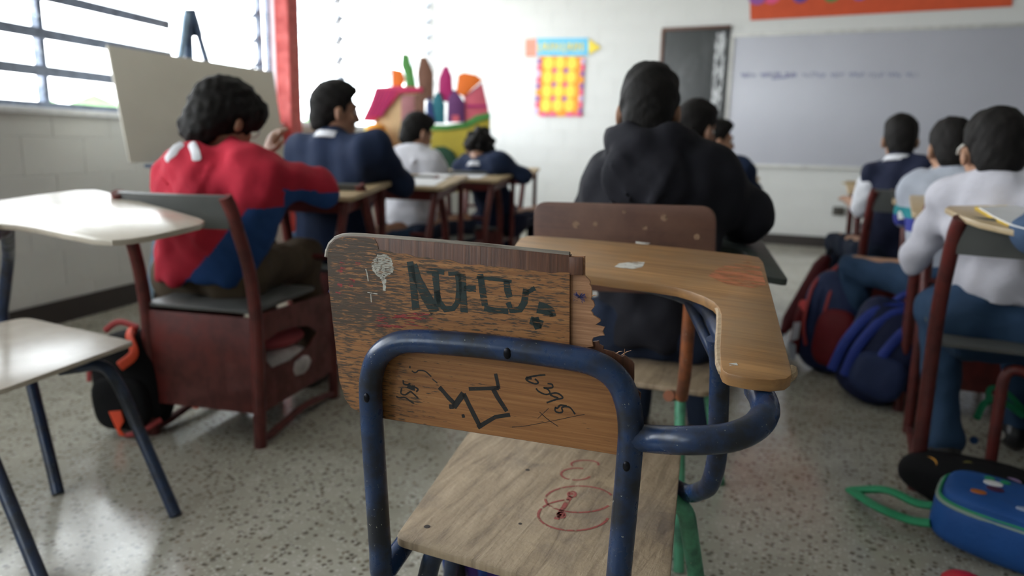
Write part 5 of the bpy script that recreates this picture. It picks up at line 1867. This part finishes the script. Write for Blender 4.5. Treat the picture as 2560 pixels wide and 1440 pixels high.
# child's blue bag with green straps, lower right
KB = cloth('mid_blue_bag_cloth', (.018, .085, .30), .55)
ck = V3(.545, 2.10, .075)
RK, FK, UK = frame(D(-13), D(0), D(4))
kb = thing('backpack', 'small blue child backpack with grey green piping lying on the floor at lower right', 'backpack', (.545, 2.10, 0))
part('body', bagbody(ck, (RK, FK, UK), (.245, .135, .075), 4.2, 44, .004), KB, kb)
part('lid_panel', bagbody(ck + UK * .048, (RK, FK, UK), (.225, .118, .034), 4.5, 45, .003), KB, kb)
pp = []
for i in range(41):
    a = 2 * math.pi * i / 40
    c_, s_ = math.cos(a), math.sin(a)
    e = lambda v: math.copysign(abs(v) ** .48, v)
    pp.append(ck + RK * .238 * e(c_) + FK * .130 * e(s_) + UK * .044)
part('piping', tube(pp, .0048, 8), plain('grey_green_piping', (.26, .34, .30), .5), kb)
part('piping', tube([q + UK * .008 - (q - ck) * .02 for q in pp], .0035, 8), GRNW, kb)
for a, b_, ra, rb, mt, nm in ((-.125, .03, .022, .016, PAPER, 'print_patch'), (-.118, -.005, .02, .014, plain('plum_print', (.06, .01, .05), .6), 'print_patch'), (-.135, .06, .012, .01, GRNW, 'print_patch'),
                              (-.10, .062, .012, .01, GRNW, 'print_patch'), (-.15, -.055, .018, .010, plain('burnt_orange_print', (.48, .14, .02), .6), 'print_patch'),
                              (.015, .035, .014, .022, plain('orange_print', (.62, .22, .02), .6), 'print_patch'), (-.04, -.075, .03, .010, plain('grey_blue_print', (.30, .36, .50), .6), 'print_patch'), (.0, -.03, .014, .008, TANTOP, 'print_patch')):
    part(nm, disc(ck + RK * a + FK * b_ + UK * .0795, UK, ra, .004, 14, rb), mt, kb)
for off, mt in ((-.085, GRNW), (.035, GRNW)):
    q0 = ck - RK * .235 + FK * off - UK * .03
    strap([q0, q0 - RK * .05 - UK * .01, q0 - RK * .13 + FK * (.012 if off < 0 else .02) - UK * .01, atz(2128, 1226, .018)], .036, .018, mt, kb, 'shoulder_strap', UK)
# black printed bag and a green-strapped bag behind it
cl = V3(.50, 2.33, .07)
RL, FL, UL = frame(D(-18), D(0), D(0))
bl = thing('drawstring_bag', 'black bag with orange and white prints slumped behind the small blue backpack', 'bag', (.50, 2.33, 0))
part('body', bagbody(cl, (RL, FL, UL), (.27, .10, .078), 2.6, 54, .008), BLK, bl)
part('print_patch', disc(cl - RL * .185 + UL * .048 - FL * .045, UL * .8 - FL * .5 - RL * .4, .030, .006, 14, .022), plain('amber_print', (.75, .33, .03), .6), bl)
part('print_patch', disc(cl - RL * .235 + UL * .025 - FL * .03, UL * .6 - FL * .5 - RL * .7, .014, .006, 12), plain('slate_print', (.18, .23, .30), .6), bl)
part('print_patch', disc(cl - RL * .09 + UL * .068 - FL * .03, UL - FL * .3, .014, .006, 12), plain('dull_yellow_print', (.22, .19, .05), .6), bl)
part('print_patch', disc(cl - RL * .03 + UL * .058 - FL * .06, UL * .8 - FL * .6, .035, .006, 12, .014), PAPER, bl)
part('print_patch', disc(cl + RL * .02 + UL * .062 - FL * .055, UL * .8 - FL * .6, .022, .006, 12, .012), plain('mauve_print', (.22, .15, .28), .6), bl)
cg = V3(.80, 2.78, .15)
RG, FG, UG = frame(D(-8), D(0), D(0))
bg = thing('backpack', 'black backpack with dull green straps standing behind the printed black bag at right edge', 'backpack', (.80, 2.78, 0))
part('body', bagbody(cg, (RG, FG, UG), (.17, .11, .15), 3, 64), BLK, bg)
strap([atd(2442, 1045, 2.42), atd(2462, 1008, 2.44), atd(2500, 1000, 2.46), atd(2560, 1040, 2.46)], .022, .010, GRNW, bg, 'strap', FG)
strap([atd(2470, 1005, 2.44), atd(2478, 970, 2.46), atd(2520, 985, 2.48), atd(2575, 1045, 2.48)], .018, .010, GRNW, bg, 'strap', FG)
part('print_patch', disc(atd(2498, 1086, 2.40), -FG, .016, .006, 12), plain('white_print', (.7, .66, .62), .6), bg)
part('print_patch', disc(atd(2435, 1100, 2.40), -FG, .012, .006, 12), plain('blue_print', (.02, .08, .25), .6), bg)
solo('red_cap', blob(atz(2410, 1462, .02), np.eye(3), (.05, .05, .026), 2, 16, 10), plain('bright_red_plastic', (.60, .01, .03), .4), 'bright red round lid on the floor below the small blue backpack', 'lid')
# yellow pennant by the far wall under the window
solo('yellow_bag', slab([atw(714, 512, .03), atw(757, 512, .03), atw(752, 545, .03), atw(742, 574, .03), atw(724, 540, .03)], (1, 0, 0), .02, .004), YEL, 'yellow cloth hanging low on the left wall past the arm of the red sweater', 'cloth')
